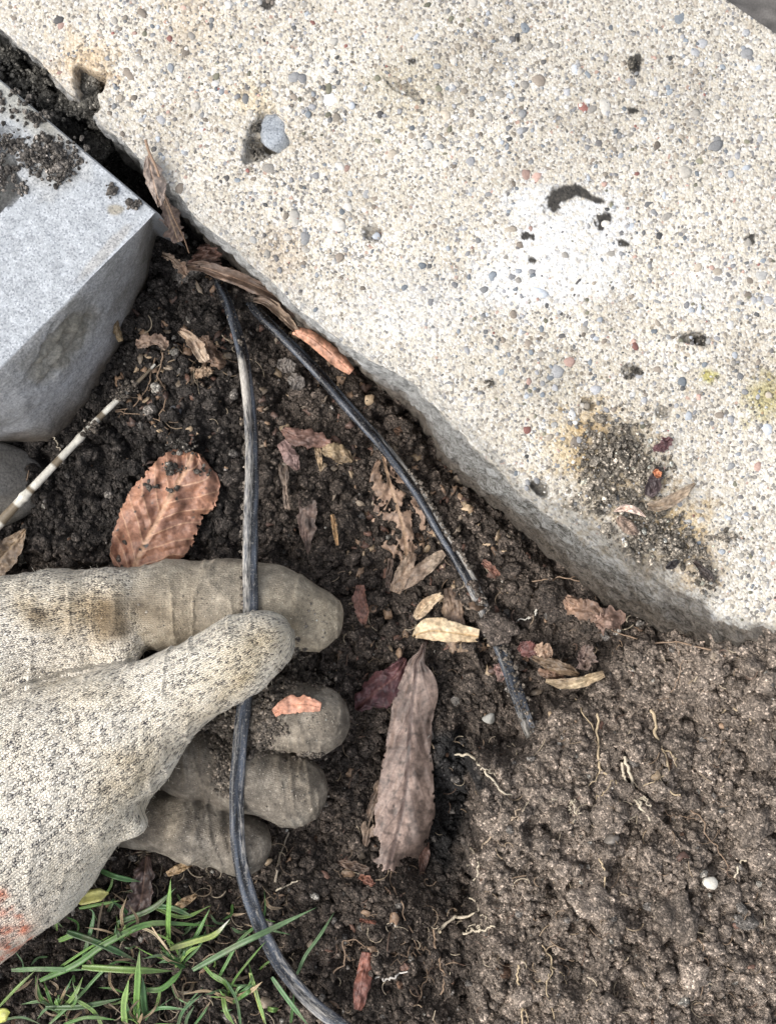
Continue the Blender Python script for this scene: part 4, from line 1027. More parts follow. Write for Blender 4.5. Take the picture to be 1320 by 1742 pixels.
leaf('leaf', [(276, 330, 0, 2, 2), (284, 355, -6, 12, 10), (293, 380, -12, 18, 16), (300, 400, -17, 14, 14), (304, 412, -19, 6, 6)], 'lower torn withered leaf dangling in the joint', (.24, .17, .135), (.15, .10, .08), place='slab', veins=5, rag=.4, cv=(.42, .30, .20), curl=-.2)
v, f = tube(W(*spline(np.array([(248, 238, 53.5), (254, 258, 54), (268, 290, 55), (280, 330, 51), (296, 370, 45), (312, 402, 36), (322, 430, 28)], float), 60).T * np.array([1, 1, .001])[:, None]) if False else
            (lambda S: W(S[:, 0], S[:, 1], S[:, 2] / 1000))(spline(np.array([(248, 238, 53.5), (254, 258, 54), (268, 290, 55), (280, 330, 51), (296, 370, 45), (312, 402, 36), (322, 430, 28)], float), 60)), np.linspace(.0005, .0002, 60), 7)
mesh_obj('leaf_stalk', v, f, M_ROOT, colors=np.tile([.27, .18, .12], (len(v), 1)), label='thin brown leaf stalk hanging over the slab edge', cat='stalk')
leaf('leaf', [(232, 590, 5, 6, 4), (250, 580, 6, 14, 10), (270, 582, 6, 14, 10), (285, 592, 5, 6, 6)], 'flat torn brown leaf scrap beside the root tuft', (.37, .25, .17), (.24, .15, .10), rag=.35, wave=.0015)
leaf('leaf', [(305, 562, 5, 5, 4), (325, 575, 7, 10, 10), (338, 595, 8, 12, 11), (352, 615, 7, 7, 8)], 'tan curled leaf scrap above the straight cable', (.46, .34, .23), (.30, .19, .12), rag=.2, curl=.7)
leaf('leaf', [(340, 575, 4, 8, 8), (355, 592, 6, 13, 12), (370, 612, 5, 13, 14), (385, 618, 4, 5, 5)], 'crumpled brown leaf scrap right of the tan curled one', (.32, .20, .13), (.18, .11, .07), rag=.4, wave=.004, curl=-.5)
leaf('leaf', [(332, 642, 3, 5, 5), (345, 634, 4, 9, 9), (360, 630, 4, 5, 5)], 'smallest tan scrap below the other leaf scraps', TAN1, TAN2, rag=.3)
leaf('leaf', [(480, 730, 5, 6, 6), (505, 742, 7, 14, 15), (535, 748, 7, 15, 15), (562, 756, 6, 8, 9)], 'reddish-brown leaf strip between the two cables', (.26, .13, .09), (.15, .08, .06), rag=.25, curl=-.4)
leaf('leaf', [(548, 765, 6, 9, 7), (565, 768, 7, 14, 12), (585, 775, 6, 13, 12), (600, 785, 4, 4, 4)], 'olive-tan rounded leaf scrap touching the reddish strip', (.34, .24, .12), (.22, .15, .08), rag=.2, curl=-.5)
leaf('leaf', [(540, 762, 4, 5, 5), (543, 780, 5, 5, 5), (546, 798, 4, 2, 2)], 'tiny pointed tan leaf piece under the reddish strip', (.42, .29, .16), (.3, .2, .1), rag=.1)
leaf('leaf', [(478, 752, 5, 8, 8), (490, 768, 8, 11, 12), (500, 785, 8, 11, 12), (507, 800, 6, 3, 3)], 'pinkish grey folded leaf just right of the straight cable', (.36, .22, .19), (.20, .12, .10), rag=.15, curl=-.7, fold=.5)
leaf('leaf', [(482, 785, 3, 10, 9), (484, 810, 4, 8, 8), (485, 830, 4, 4, 4), (487, 848, 4, 4, 5), (490, 868, 3, 6, 5)], 'narrow brown hanging leaf below the pinkish folded one', (.24, .17, .12), (.13, .09, .065), rag=.15, curl=-.3)
leaf('leaf', [(523, 850, 2, 14, 14), (522, 885, 3, 17, 16), (523, 915, 4, 10, 9), (524, 942, 3, 1, 1)], 'pointed brown leaf tip facing down toward the index finger', (.25, .15, .11), (.13, .09, .07), rag=.2, dirt=.25)
leaf('leaf', [(565, 875, 4, 3, 3), (569, 900, 5, 5, 4), (574, 928, 4, 2, 2)], 'thin bright orange-tan sliver above the fingertip', (.56, .33, .13), (.42, .24, .10), rag=.08)
leaf('twig', [(188, 528, 10, 4, 4), (197, 555, 10, 6, 6), (206, 580, 8, 3, 3)], 'short tan twig standing against the stone block', (.34, .24, .11), (.18, .12, .06), cat='twig', group='twigs', curl=-1.2, rag=.1, thick=.0008)
leaf('leaf', [(44, 900, 4, 2, 2), (24, 925, 6, 18, 16), (2, 950, 6, 24, 22), (-20, 980, 5, 16, 14)], 'tan curled leaf at the left edge above the wrist', (.32, .22, .13), (.18, .12, .075), curl=.3, rag=.1, veins=6, cv=(.28, .2, .12))
leaf('leaf', [(250, 1455, 3, 6, 6), (246, 1490, 5, 16, 18), (240, 1530, 6, 24, 24), (228, 1565, 6, 26, 24), (218, 1592, 4, 14, 12)], 'dark purple-brown leaf by the grass below the little finger', (.10, .06, .05), (.05, .033, .03), veins=6, cv=(.13, .08, .06), rag=.3, nu=80, nv=40, wave=.002)
leaf('leaf', [(625, 1620, 3, 10, 9), (620, 1655, 4, 14, 13), (614, 1690, 4, 13, 13), (608, 1718, 3, 8, 7)], 'narrow red-brown leaf strip at the bottom of the photo', (.26, .085, .05), (.15, .055, .04), rag=.12, curl=-.5)
leaf('leaf', [(575, 1466, 2, 4, 4), (598, 1472, 3, 8, 8), (628, 1480, 3, 4, 4)], 'small brown curl of leaf right of the ring finger', BR1, BR2, rag=.2, curl=.5)
leaf('leaf', [(718, 1420, -2, 8, 8), (722, 1455, 0, 9, 9), (716, 1490, -1, 3, 3)], 'dark red leaf tip under the lower end of the curled leaf', (.14, .07, .05), (.07, .04, .03), rag=.15)
leaf('leaf', [(285, 1488, 7, 5, 4), (305, 1478, 9, 8, 7), (328, 1468, 8, 4, 4)], 'tan straw-like leaf strip under the little finger', (.46, .31, .15), (.30, .19, .09), rag=.08)
leaf('leaf', [(298, 1545, 8, 4, 4), (315, 1535, 9, 8, 7), (335, 1522, 8, 3, 3)], 'short tan leaf strip among the grass blades', (.44, .29, .14), (.30, .19, .09), rag=.1)
leaf('leaf', [(960, 1018, 6, 8, 8), (985, 1035, 8, 17, 17), (1010, 1042, 8, 15, 15), (1030, 1055, 6, 5, 5)], 'brown wrinkled leaf at the top of the cluster by the slab', (.26, .15, .09), (.15, .09, .06), veins=5, cv=(.2, .13, .09), rag=.25, wave=.003)
leaf('leaf', [(1010, 1060, 8, 6, 6), (1028, 1058, 10, 18, 17), (1045, 1055, 9, 20, 18), (1052, 1072, 6, 5, 5)], 'torn reddish leaf right in the cluster by the slab', (.28, .17, .12), (.17, .10, .07), rag=.5, wave=.003)
leaf('leaf', [(882, 1098, 6, 8, 8), (898, 1105, 7, 12, 12), (915, 1112, 6, 7, 7)], 'dark red leaf scrap at the left of the cluster', (.16, .05, .04), (.09, .035, .03), rag=.3)
leaf('leaf', [(910, 1100, 7, 8, 8), (925, 1108, 8, 12, 12), (940, 1112, 7, 9, 9)], 'tan flaky leaf scrap beside the dark red one', (.42, .28, .18), (.26, .16, .10), rag=.4, wave=.002)
leaf('leaf', [(906, 1118, 7, 4, 4), (935, 1130, 9, 11, 10), (965, 1140, 9, 10, 9), (985, 1148, 7, 3, 3)], 'olive brown pointed leaf in the lower cluster', (.22, .14, .07), (.14, .09, .05), rag=.1, curl=-.3)
leaf('leaf', [(915, 1140, 6, 4, 4), (935, 1148, 7, 8, 8), (960, 1152, 6, 3, 3)], 'small rust-brown leaf between the two long ones of the cluster', (.25, .14, .08), (.18, .1, .06), rag=.1)
leaf('seed_case', [(928, 1158, 9, 3, 3), (955, 1164, 11, 9, 8), (990, 1160, 12, 10, 9), (1027, 1146, 11, 6, 6)], 'long khaki seed case at the bottom of the leaf cluster', (.44, .33, .19), (.30, .21, .12), cat='seed case', curl=-.5, rag=.08)
leaf('leaf', [(985, 1105, 8, 10, 10), (998, 1118, 11, 16, 16), (992, 1140, 9, 9, 9)], 'crumpled mauve-brown leaf in the middle of the cluster', (.24, .16, .13), (.13, .09, .07), rag=.4, wave=.004)
leaf('leaf', [(665, 950, 2, 5, 5), (660, 1000, 2, 5, 5)], 'thin brown leaf sliver under the folded seed case', BR1, BR2, rag=.2)
leaf('leaf', [(640, 1570, 2, 3, 3), (612, 1565, 2, 3, 3)], 'tiny rusty flake in the dark soil above the red strip', (.3, .1, .05), (.2, .07, .04))
leaf('leaf', [(612, 1490, 2, 5, 5), (625, 1498, 3, 8, 7), (636, 1506, 2, 4, 4)], 'small rust-orange flake below the ring finger', (.34, .13, .07), (.2, .08, .05), rag=.3)
leaf('leaf', [(820, 955, 2, 5, 5), (838, 968, 3, 7, 7), (850, 980, 2, 3, 3)], 'small rust flake between the cable and slab edge', (.24, .10, .06), (.15, .07, .05), rag=.3)
leaf('leaf', [(845, 1128, 5, 7, 7), (852, 1145, 6, 9, 9), (850, 1160, 4, 4, 4)], 'pinkish flake beside the muddy cable', (.22, .12, .10), (.14, .09, .07), rag=.3)
leaf('leaf', [(472, 618, 4, 7, 7), (487, 622, 5, 12, 12), (502, 626, 4, 8, 8)], 'upper of two grey ribbed leaf flakes between the cables', (.19, .165, .14), (.12, .10, .085), veins=4, rag=.15, wave=.0012)
leaf('leaf', [(492, 640, 4, 8, 8), (505, 650, 5, 14, 13), (516, 660, 4, 7, 7)], 'lower of two grey ribbed leaf flakes between the cables', (.20, .175, .15), (.13, .11, .095), veins=4, rag=.15, wave=.0012)
# on the slab
leaf('leaf', [(1100, 862, 1.5, 6, 6), (1128, 858, 3, 10, 10), (1158, 842, 4, 9, 9), (1182, 822, 3, 2, 2)], 'long grey-brown folded leaf on the slab beside the soil pile', (.36, .27, .18), (.24, .17, .11), place='slab', curl=.5, rag=.06)
leaf('leaf', [(1044, 870, 5, 1, 1), (1062, 864, 6, 6, 6), (1080, 868, 6, 6, 6), (1098, 879, 5, 1, 1)], 'small pale pink pointed leaf on the slab debris', (.66, .50, .40), (.50, .34, .26), place='slab', curl=-.4, rag=.04)
leaf('leaf', [(1050, 880, 3, 6, 6), (1068, 897, 4, 12, 11), (1085, 908, 3, 4, 4)], 'ribbed brown leaf under the pale pink pointed one', (.34, .24, .17), (.22, .15, .11), place='slab', veins=6, rag=.08, curl=-.4)
leaf('leaf', [(1110, 765, 2, 4, 4), (1127, 758, 3, 10, 9), (1142, 745, 3, 5, 5)], 'dark wine-red leaf on the slab, highest of the debris', (.13, .055, .06), (.08, .04, .04), place='slab', rag=.35)
leaf('leaf', [(1104, 845, 1, 8, 8), (1112, 825, 2, 14, 13), (1116, 808, 2, 9, 9), (1120, 795, 1, 5, 5)], 'blackish leaf with an orange patch on the slab', (.05, .035, .035), (.06, .04, .04), place='slab', rag=.2)
leaf('leaf', [(1112, 800, 3, 4, 4), (1118, 806, 3, 7, 6), (1122, 812, 3, 3, 3)], 'tiny bright orange flake on the slab debris', (.5, .17, .06), (.4, .14, .06), place='slab', rag=.2)
leaf('leaf', [(1132, 967, .5, 2, 2), (1143, 961, 1.5, 7, 7), (1155, 954, 1, 2, 2)], 'small black oval leaf on the slab shoulder', (.035, .03, .03), (.05, .04, .04), place='slab', rag=.05)
leaf('leaf', [(1180, 955, 1, 3, 3), (1200, 975, 2, 7, 7), (1212, 990, 1, 3, 3)], 'dark brown strip in the soil smear on the slab', (.08, .055, .045), (.05, .04, .035), place='slab', rag=.3)
# on the gloved middle finger
leaf('leaf', [(468, 1212, 37.5, 8, 7), (490, 1200, 38, 15, 14), (520, 1198, 38, 14, 14), (546, 1202, 37, 8, 8)], 'salmon-orange leaf flake stuck on the gloved middle finger', (.62, .26, .14), (.50, .22, .13), place='abs', rag=.15, curl=-.15, wave=.0) if False else None

# ------------------------------------------------------------------ gloved hand (signed distance field -> one surface)
def cap(P, a, b, ra, rb):
    ab_ = b - a; h = np.clip(((P - a) @ ab_) / (ab_ @ ab_), 0, 1)
    q = P - a - h[..., None] * ab_
    return np.sqrt((q * q).sum(-1)) - (ra + (rb - ra) * h)
def smin(a, b, k):
    h = np.clip(.5 + .5 * (b - a) / k, 0, 1); return b + (a - b) * h - k * h * (1 - h)
def J(px, py, z): return W(px, py, z / 1000).astype(np.float32)
TH = [(447, 1093, 52, 10.2), (405, 1116, 52, 11.7), (340, 1154, 50, 11.6), (280, 1190, 47, 13.8), (203, 1246, 43, 20.8), (110, 1310, 38, 29), (0, 1395, 35, 37), (-160, 1520, 33, 38), (-330, 1660, 32, 34), (-520, 1800, 32, 33)]
MC = [(-240, 1260, 30, 30), (-120, 1160, 30, 26), (0, 1085, 30, 19.5), (95, 1055, 31, 16.0), (165, 1040, 31, 13.6)]
IX = [(215, 1036, 29, 14.2), (300, 1030, 30, 14.8), (400, 1026, 30.5, 14.3), (465, 1034, 30.5, 13.6), (528, 1053, 29.5, 11.2)]
MD = [(330, 1190, 10, 12.5), (430, 1205, 20, 12), (536, 1225, 25, 11.8)]
RG = [(225, 1270, 14, 12), (330, 1292, 18, 12.3), (420, 1318, 20, 12.4), (500, 1346, 20, 12.2)]
LT = [(150, 1365, 14, 10), (235, 1386, 17, 10.6), (330, 1407, 18, 11.2), (412, 1436, 18, 10.4)]
def chain(P, C, k=0.004):
    d = None
    for (a, b) in zip(C[:-1], C[1:]):
        e = cap(P, J(*a[:3]), J(*b[:3]), a[3] / 1000, b[3] / 1000)
        d = e if d is None else smin(d, e, k)
    return d
def sdf(P, split=False):
    th = chain(P, TH, .006)
    mc = chain(P, MC, .006)
    kb = cap(P, J(150, 1375, 44), J(222, 1392, 42), .010, .0052)      # pinched fold of cloth at the heel of the hand
    wb = cap(P, J(30, 1140, 32), J(150, 1115, 28), .014, .006)      # web between thumb and index
    fold_ = cap(P, J(200, 1022, 35), J(202, 1088, 36), .0102, .0098)  # folded knuckle of the index
    fa_ = smin(cap(P, J(160, 1010, 33), J(122, 1034, 36), .0078, .0076), cap(P, J(122, 1034, 36), J(138, 1090, 36), .0076, .0080), .006)
    mc = smin(mc, fa_, .004); mc = smin(mc, cap(P, J(20, 1075, 32), J(130, 1105, 30), .012, .010), .006); body = smin(th, mc, .0055)
    body = smin(body, kb, .005)
    body = smin(body, fold_, .0030)
    # creases
    cr = cap(P, J(224, 1380, 56), J(262, 1372, 40), .0014, .003); body = np.maximum(body, -smin(cr, cr * 0 + 1, .001) + 0) if False else -smin(-body, cr, .004)
    cr2 = cap(P, J(40, 1035, 52), J(95, 1085, 50), .001, .0012); body = -smin(-body, cr2, .004)
    ix = chain(P, IX); md = chain(P, MD); rg = chain(P, RG); lt = chain(P, LT)
    # palm behind the fingers
    pl = cap(P, J(60, 1250, 22), J(260, 1260, 8), .022, .016); body = smin(body, pl, .010)
    if split: return np.stack([body, ix, md, rg, lt], -1)
    wr = .0010 * (vn(P * 85) - .5) + .0007 * (vn(P * 210 + 9) - .5) + .00035 * (vn(P * 460 + 3) - .5)
    wr = wr - .0005 * np.clip(1 - np.abs(vn(P * np.array([150, 60, 60], np.float32) + 4) - .5) * 9, 0, 1)
    crz = 0
    for (cx_, wd_) in ((330, 7), (350, 4), (452, 5), (290, 5), (385, 4), (312, 3), (470, 3), (500, 4)):
        pxx = P[..., 0] * F / (H - P[..., 2]) + CX; pyy = -P[..., 1] * F / (H - P[..., 2]) + CY
        crz = crz - .0005 * np.exp(-((pxx + .22 * (pyy - 1200) * (1 if cx_ % 2 else -1) + 18 * (vn(P * 90) - .5) - cx_) / wd_) ** 2) * (pyy > 1180)
    d = smin(body, ix, .0022)
    for e in (md, rg, lt): d = smin(d, e + crz, .0008)
    for (x0, y0, x1, y1, zc, rc) in ((232, 985, 246, 1100, 46.5, .0016), (246, 1100, 236, 1130, 45, .0016), (168, 1020, 160, 1055, 47, .0012), (160, 1055, 176, 1095, 47, .0012), (70, 1030, 105, 1075, 50, .0012)):
        d = -smin(-d, cap(P, J(x0, y0, zc), J(x1, y1, zc), rc, rc), .0045)
    return d + wr
def vn(q): return vnoise3(q, 5)

vox = 0.00085
lo = np.array([-0.275, -0.215, -0.012]); hi = np.array([0.000, 0.005, 0.085])
nx_, ny_, nz_ = np.ceil((hi - lo) / vox).astype(int)
xs = lo[0] + np.arange(nx_) * vox; ys = lo[1] + np.arange(ny_) * vox; zs_ = lo[2] + np.arange(nz_) * vox
Vg = np.empty((nx_, ny_, nz_), np.float32)
# coarse pass finds where the surface is
st8 = 8
for i0 in range(0, nx_, st8):
    i1 = min(nx_, i0 + st8)
    for j0 in range(0, ny_, 40):
        j1 = min(ny_, j0 + 40)
        gxx, gyy, gzz = np.meshgrid(xs[i0:i1], ys[j0:j1], zs_, indexing='ij')
        cen = np.stack([gxx[::4, ::4, ::4], gyy[::4, ::4, ::4], gzz[::4, ::4, ::4]], -1)
        cd = sdf(cen.astype(np.float32))
        if cd.min() > .008 or cd.max() < -.008:
            Vg[i0:i1, j0:j1] = 1.0 if cd.min() > 0 else -1.0; continue
        Vg[i0:i1, j0:j1] = sdf(np.stack([gxx, gyy, gzz], -1).astype(np.float32))
def surface_nets(V, lo, h):
    s = V < 0
    c = [s[dx:V.shape[0] - 1 + dx, dy:V.shape[1] - 1 + dy, dz:V.shape[2] - 1 + dz] for dx in (0, 1) for dy in (0, 1) for dz in (0, 1)]
    cnt = sum(x.astype(np.int8) for x in c); act = (cnt > 0) & (cnt < 8)
    I = np.argwhere(act); idx = -np.ones(act.shape, np.int64); idx[act] = np.arange(len(I))
    off = np.array([(dx, dy, dz) for dx in (0, 1) for dy in (0, 1) for dz in (0, 1)])
    cv_ = np.stack([V[I[:, 0] + o[0], I[:, 1] + o[1], I[:, 2] + o[2]] for o in off], 1)
    acc = np.zeros((len(I), 3)); n = np.zeros(len(I))
    for a in range(8):
        for b in range(a + 1, 8):
            if np.abs(off[a] - off[b]).sum() != 1: continue
            va, vb = cv_[:, a], cv_[:, b]; m = (va < 0) != (vb < 0)
            t = np.where(m, va / np.where(m, va - vb, 1), 0)[:, None]
            acc += np.where(m[:, None], off[a] + (off[b] - off[a]) * t, 0); n += m
    verts = (I + acc / n[:, None]) * h + lo
    quads = []
    for ax in range(3):
        u, w = (ax + 1) % 3, (ax + 2) % 3
        sl0 = [slice(None)] * 3; sl1 = [slice(None)] * 3; sl0[ax] = slice(0, -1); sl1[ax] = slice(1, None)
        ch = s[tuple(sl0)] != s[tuple(sl1)]; E = np.argwhere(ch)
        E = E[(E[:, u] > 0) & (E[:, w] > 0) & (E[:, u] < V.shape[u] - 1) & (E[:, w] < V.shape[w] - 1)]
        def cell(du, dw):
            q = E.copy(); q[:, u] += du; q[:, w] += dw; return idx[q[:, 0], q[:, 1], q[:, 2]]
        Q = np.stack([cell(-1, -1), cell(0, -1), cell(0, 0), cell(-1, 0)], 1)
        ins_ = s[tuple(E.T)]
        Q[~ins_] = Q[~ins_][:, ::-1]; quads.append(Q)
    Q = np.concatenate(quads); Q = Q[(Q >= 0).all(1)]
    return verts, Q
hv, hq = surface_nets(Vg, lo, vox)
del Vg
eps = 0.0003
def grad(P):
    g = np.stack([sdf(P + np.eye(3, dtype=np.float32)[i] * eps) - sdf(P - np.eye(3, dtype=np.float32)[i] * eps) for i in range(3)], -1)
    return g / (2 * eps)
hv = hv.astype(np.float32)
for _ in range(2):
    g = grad(hv); d = sdf(hv); gl = (g * g).sum(-1) + 1e-6
    hv = hv - (np.clip(d / gl, -.0006, .0006))[:, None] * g
g = grad(hv); hn = g / (np.linalg.norm(g, axis=1)[:, None] + 1e-9)
D = sdf(hv, True); lab = D.argmin(1)
hpx, hpy = pix(hv)
# yarn coordinates: along the limb, around the limb
def limb_coords(P, C):
    pts = np.array([J(*c[:3]) for c in C]); rr = np.array([c[3] / 1000 for c in C])
    best = np.full(len(P), 9.0); s_ = np.zeros(len(P)); a_ = np.zeros(len(P)); s0 = 0
    # smooth global axis: blend the segment coordinates by closeness
    ws = np.zeros(len(P)); S = np.zeros(len(P)); T = np.zeros(len(P))
    for i in range(len(pts) - 1):
        ab_ = pts[i + 1] - pts[i]; L = np.linalg.norm(ab_); t = ab_ / L
        h = ((P - pts[i]) @ t); hc = np.clip(h, 0, L)
        q = P - pts[i] - hc[:, None] * t; d = np.linalg.norm(q, axis=1)
        sidev = np.cross(t, [0, 0, 1.0]); sidev /= np.linalg.norm(sidev)
        upv = np.cross(sidev, t)
        R_ = rr[i] + (rr[i + 1] - rr[i]) * hc / L
        ang_ = np.arctan2(q @ sidev, q @ upv)
        lo_ = -.01 if i == 0 else 0; hi_ = .03
        w = 1.0 / (np.maximum(d - R_ * .0, .001) ** 10)
        hh_ = h
        S += w * (s0 + hh_); T += w * (ang_ * (0.55 * R_ + .45 * .018)); ws += w
        s0 += L
    return S / ws, T / ws
s1, t1 = limb_coords(hv, TH)
s2, t2 = limb_coords(hv, MC + IX)
s3, t3 = limb_coords(hv, MD); s4, t4 = limb_coords(hv, RG); s5, t5 = limb_coords(hv, LT)
d_th = chain(hv, TH, .006); d_mc = chain(hv, MC, .006)
for a_, b_, ra_, rb_ in ((J(200, 1004, 36), J(202, 1088, 36), .0105, .0100), (J(160, 1002, 33), J(122, 1030, 36), .0085, .0080), (J(122, 1030, 36), J(138, 1090, 36), .0080, .0080), (J(175, 1040, 22), J(260, 1150, 20), .012, .012)):
    d_mc = np.minimum(d_mc, cap(hv, a_, b_, ra_, rb_))
useix = ((d_mc < d_th) & (lab == 0)) | (lab == 1)
seam_ = (np.abs(d_mc - d_th) < .0015) & (lab == 0) & (hn[:, 2] > .1)
s2 = s2 + np.median((s1 - s2)[seam_]); pf_ = np.polyfit(s1[seam_], (t1 - t2)[seam_], 4); lo_s, hi_s = np.percentile(s1[seam_], [1, 99])
t2 = t2 + np.polyval(pf_, np.clip(s1, lo_s, hi_s))
bl_ = np.where(lab == 1, 1.0, smooth(-.0008, .0008, d_th - d_mc))
S_ = s1 + (s2 - s1) * bl_; T_ = t1 + (t2 - t1) * bl_
for k_, (a_, b_) in ((2, (s3, t3)), (3, (s4, t4)), (4, (s5, t5))):
    S_ = np.where(lab == k_, a_, S_); T_ = np.where(lab == k_, b_, T_)
n_lo = fbm3(hv * 45, 3, 3); n_mid = fbm3(hv * 160, 4, 3)
coat = np.zeros(len(hv))
coat = np.where(lab >= 2, 1.0, coat)
ixc = smooth(130, 330, hpx + 70 * n_lo + 50 * n_mid)
coat = np.where(lab == 1, ixc * .92, coat)
fb_ = np.exp(-(((hpx - 205) / 38) ** 2 + ((hpy - 1052) / 42) ** 2)); coat = np.where((lab == 0) & (d_mc < d_th + .002), np.maximum(coat, np.clip(fb_ * 1.4 - .10, 0, .80)), coat)
# grimy stains, plus painted shade in the web crease and under the thumb
def hb(px, py, rx, ry, rot=0.0):
    c_, s_ = math.cos(rot), math.sin(rot); dx, dy = hpx - px, hpy - py
    return np.clip(np.exp(-((dx * c_ + dy * s_) / rx) ** 2 - ((-dx * s_ + dy * c_) / ry) ** 2) * (1 + .8 * n_mid), 0, 1)
tintH = np.ones((len(hv), 3))
def ht(m_, col, amt=1.0):
    global tintH
    m_ = (m_ * amt)[:, None]; tintH = tintH * (1 - m_) + tintH * np.array(col) * m_
ht(hb(150, 1045, 70, 50) * (d_mc < d_th), (.66, .58, .47)); ht(hb(60, 1040, 60, 30, .7) * (d_mc < d_th), (.80, .74, .64)); ht(hb(60, 1045, 30, 18, .6), (.42, .38, .34), .8)  # last mark paints shade into the web crease
ht(hb(270, 1270, 120, 36, -.7), (.80, .75, .67), .8); ht(hb(400, 1140, 80, 45, -.6), (.86, .82, .74), .9); ht(hb(395, 1175, 60, 16, -.75), (.74, .69, .60), .9)
ht(hb(445, 1085, 45, 30), (.86, .80, .70)); ht(hb(210, 1330, 60, 60), (.74, .70, .62), .8); ht(hb(150, 1180, 90, 25, .1), (.86, .80, .70), .6)
ht(hb(130, 1480, 160, 40, -.8), (.86, .84, .80), .7)
ht(smooth(-.1, .5, n_lo), (.92, .90, .86), .6)
cw_ = (coat > .5)
ht(np.where(cw_, smooth(-.1, .6, fbm3(hv * 90, 9, 3)), 0), (1.35, 1.32, 1.28), .7)
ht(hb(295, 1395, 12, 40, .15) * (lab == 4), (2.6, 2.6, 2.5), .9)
ht(hb(330, 1330, 70, 40, .3) * (lab == 3), (.62, .60, .58), 1.0); ht(hb(250, 1400, 60, 40, .3) * (lab == 4), (.66, .63, .6), 1.0)  # thumb's shade painted onto the inner ring and little fingers
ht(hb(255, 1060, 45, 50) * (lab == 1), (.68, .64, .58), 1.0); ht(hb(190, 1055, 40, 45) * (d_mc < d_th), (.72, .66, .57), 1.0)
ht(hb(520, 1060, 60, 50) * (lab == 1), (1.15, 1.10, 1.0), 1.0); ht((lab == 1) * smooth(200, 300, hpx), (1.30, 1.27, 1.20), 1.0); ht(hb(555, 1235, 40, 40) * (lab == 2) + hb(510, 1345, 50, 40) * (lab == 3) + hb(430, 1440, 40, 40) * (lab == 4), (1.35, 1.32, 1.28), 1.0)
# orange print of the cuff
orange = np.clip(sum(hb(*q) for q in ((0, 1522, 12, 14), (2, 1552, 12, 8), (18, 1535, 16, 7, .9), (30, 1555, 14, 7, .9), (40, 1580, 12, 10), (12, 1585, 14, 8), (20, 1610, 18, 10), (55, 1600, 9, 8), (2, 1640, 16, 20), (35, 1630, 14, 10))), 0, 1)
orange *= smooth(-.25, .25, fbm3(hv * 420, 12, 2) + .12)
tintH = tintH * (1 - orange[:, None] * .85) + orange[:, None] * .85 * np.array([.80, .20, .09])
ht(hb(20, 1600, 50, 60, .6), (.96, .82, .78), .8)
fleck = np.where(lab == 0, .24, .08)
band_ = (hpx * .64 + hpy * .77)     # perpendicular coordinate down-right
fleck = fleck * smooth(1290, 1170, band_ + 60 * n_lo + (hpx - 200) * .0) + .04
fleck = np.where(lab == 1, .10, fleck)
fingers = ['index_finger', 'middle_finger', 'ring_finger', 'little_finger']
flab = lab[hq]; fmaj = np.where((flab == 0).sum(1) >= 2, 0, flab.max(1))
attrs_all = {'st': np.stack([S_, T_, S_ * 0], -1), 'coat': coat, 'fleck': fleck}
hand = None
for k_ in range(5):
    q = hq[fmaj == k_]
    u, inv = np.unique(q, return_inverse=True)
    q2 = inv.reshape(q.shape)
    nm = 'gloved_hand' if k_ == 0 else fingers[k_ - 1]
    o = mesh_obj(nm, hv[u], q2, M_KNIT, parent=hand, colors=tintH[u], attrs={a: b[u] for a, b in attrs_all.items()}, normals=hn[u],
                 label='gloved hand in a soiled white knit work glove pinching the black cable' if k_ == 0 else ('dirty grey rubber-coated glove finger' if k_ > 1 else 'dirty glove index finger under the cable'), cat='gloved hand' if k_ == 0 else None)
    if k_ == 0: hand = o
# fuzz of loose yarn ends
sel = rng.choice(len(hv), 2600, replace=False); sel = sel[(hn[sel, 2] > -.3) & (hpx[sel] > -30) & (coat[sel] < .6)]
vs, fs = [], []; o_ = 0
for i in sel:
    d = hn[i] + rng.normal(size=3) * .9; d /= np.linalg.norm(d); L = rng.uniform(.0005, .0016)
    e = rng.normal(size=3) * .4
    k_ = np.linspace(0, 1, 4)[:, None]; P_ = hv[i] + (d * k_ + e * k_ ** 2) * L
    v, f = tube(P_, .00005, 3); vs.append(v); fs.append(f + o_); o_ += len(v)
mesh_obj('yarn_fuzz', np.concatenate(vs), np.concatenate(fs), M_ROOT, parent=hand, colors=np.tile([.66, .60, .50], (o_, 1)), kind='stuff')

# helper: height of the hand surface under a photo pixel
def hand_z(x, y):
    x = np.atleast_1d(np.asarray(x, float)); y = np.atleast_1d(np.asarray(y, float)); z = np.full_like(x, .075)
    for _ in range(60):
        d = sdf(W(x, y, z).astype(np.float32)); z = z - np.clip(d, -.001, .004) * .8
    return z
zz = hand_z([468, 490, 520, 546], [1212, 1200, 1198, 1202]) * 1000 + 1.2
leaf('leaf', [(468, 1214, zz[0] + 1.5, 7, 6), (490, 1200, zz[1] + 1.0, 15, 14), (520, 1198, zz[2] + .6, 14, 14), (546, 1202, zz[3] + .8, 8, 8)], 'salmon-orange leaf flake stuck on the gloved middle finger', (.62, .26, .14), (.50, .22, .13), rag=.15, curl=-.15, wave=.0003, place='abs_mm') if False else None
def leaf_abs(mid, label, ca, cb, **kw):
    mid = [(m_[0], m_[1], m_[2], m_[3], m_[4]) for m_ in mid]
    return leaf('leaf', mid, label, ca, cb, place='abs', **kw)
leaf_abs([(466, 1214, zz[0] + .8, 7, 6), (490, 1200, zz[1] + .6, 15, 14), (520, 1198, zz[2] + .3, 14, 14), (546, 1203, zz[3] + .3, 8, 8)], 'salmon-orange leaf flake stuck on the gloved middle finger', (.62, .26, .14), (.50, .22, .13), rag=.15, curl=-.1, wave=.0003)
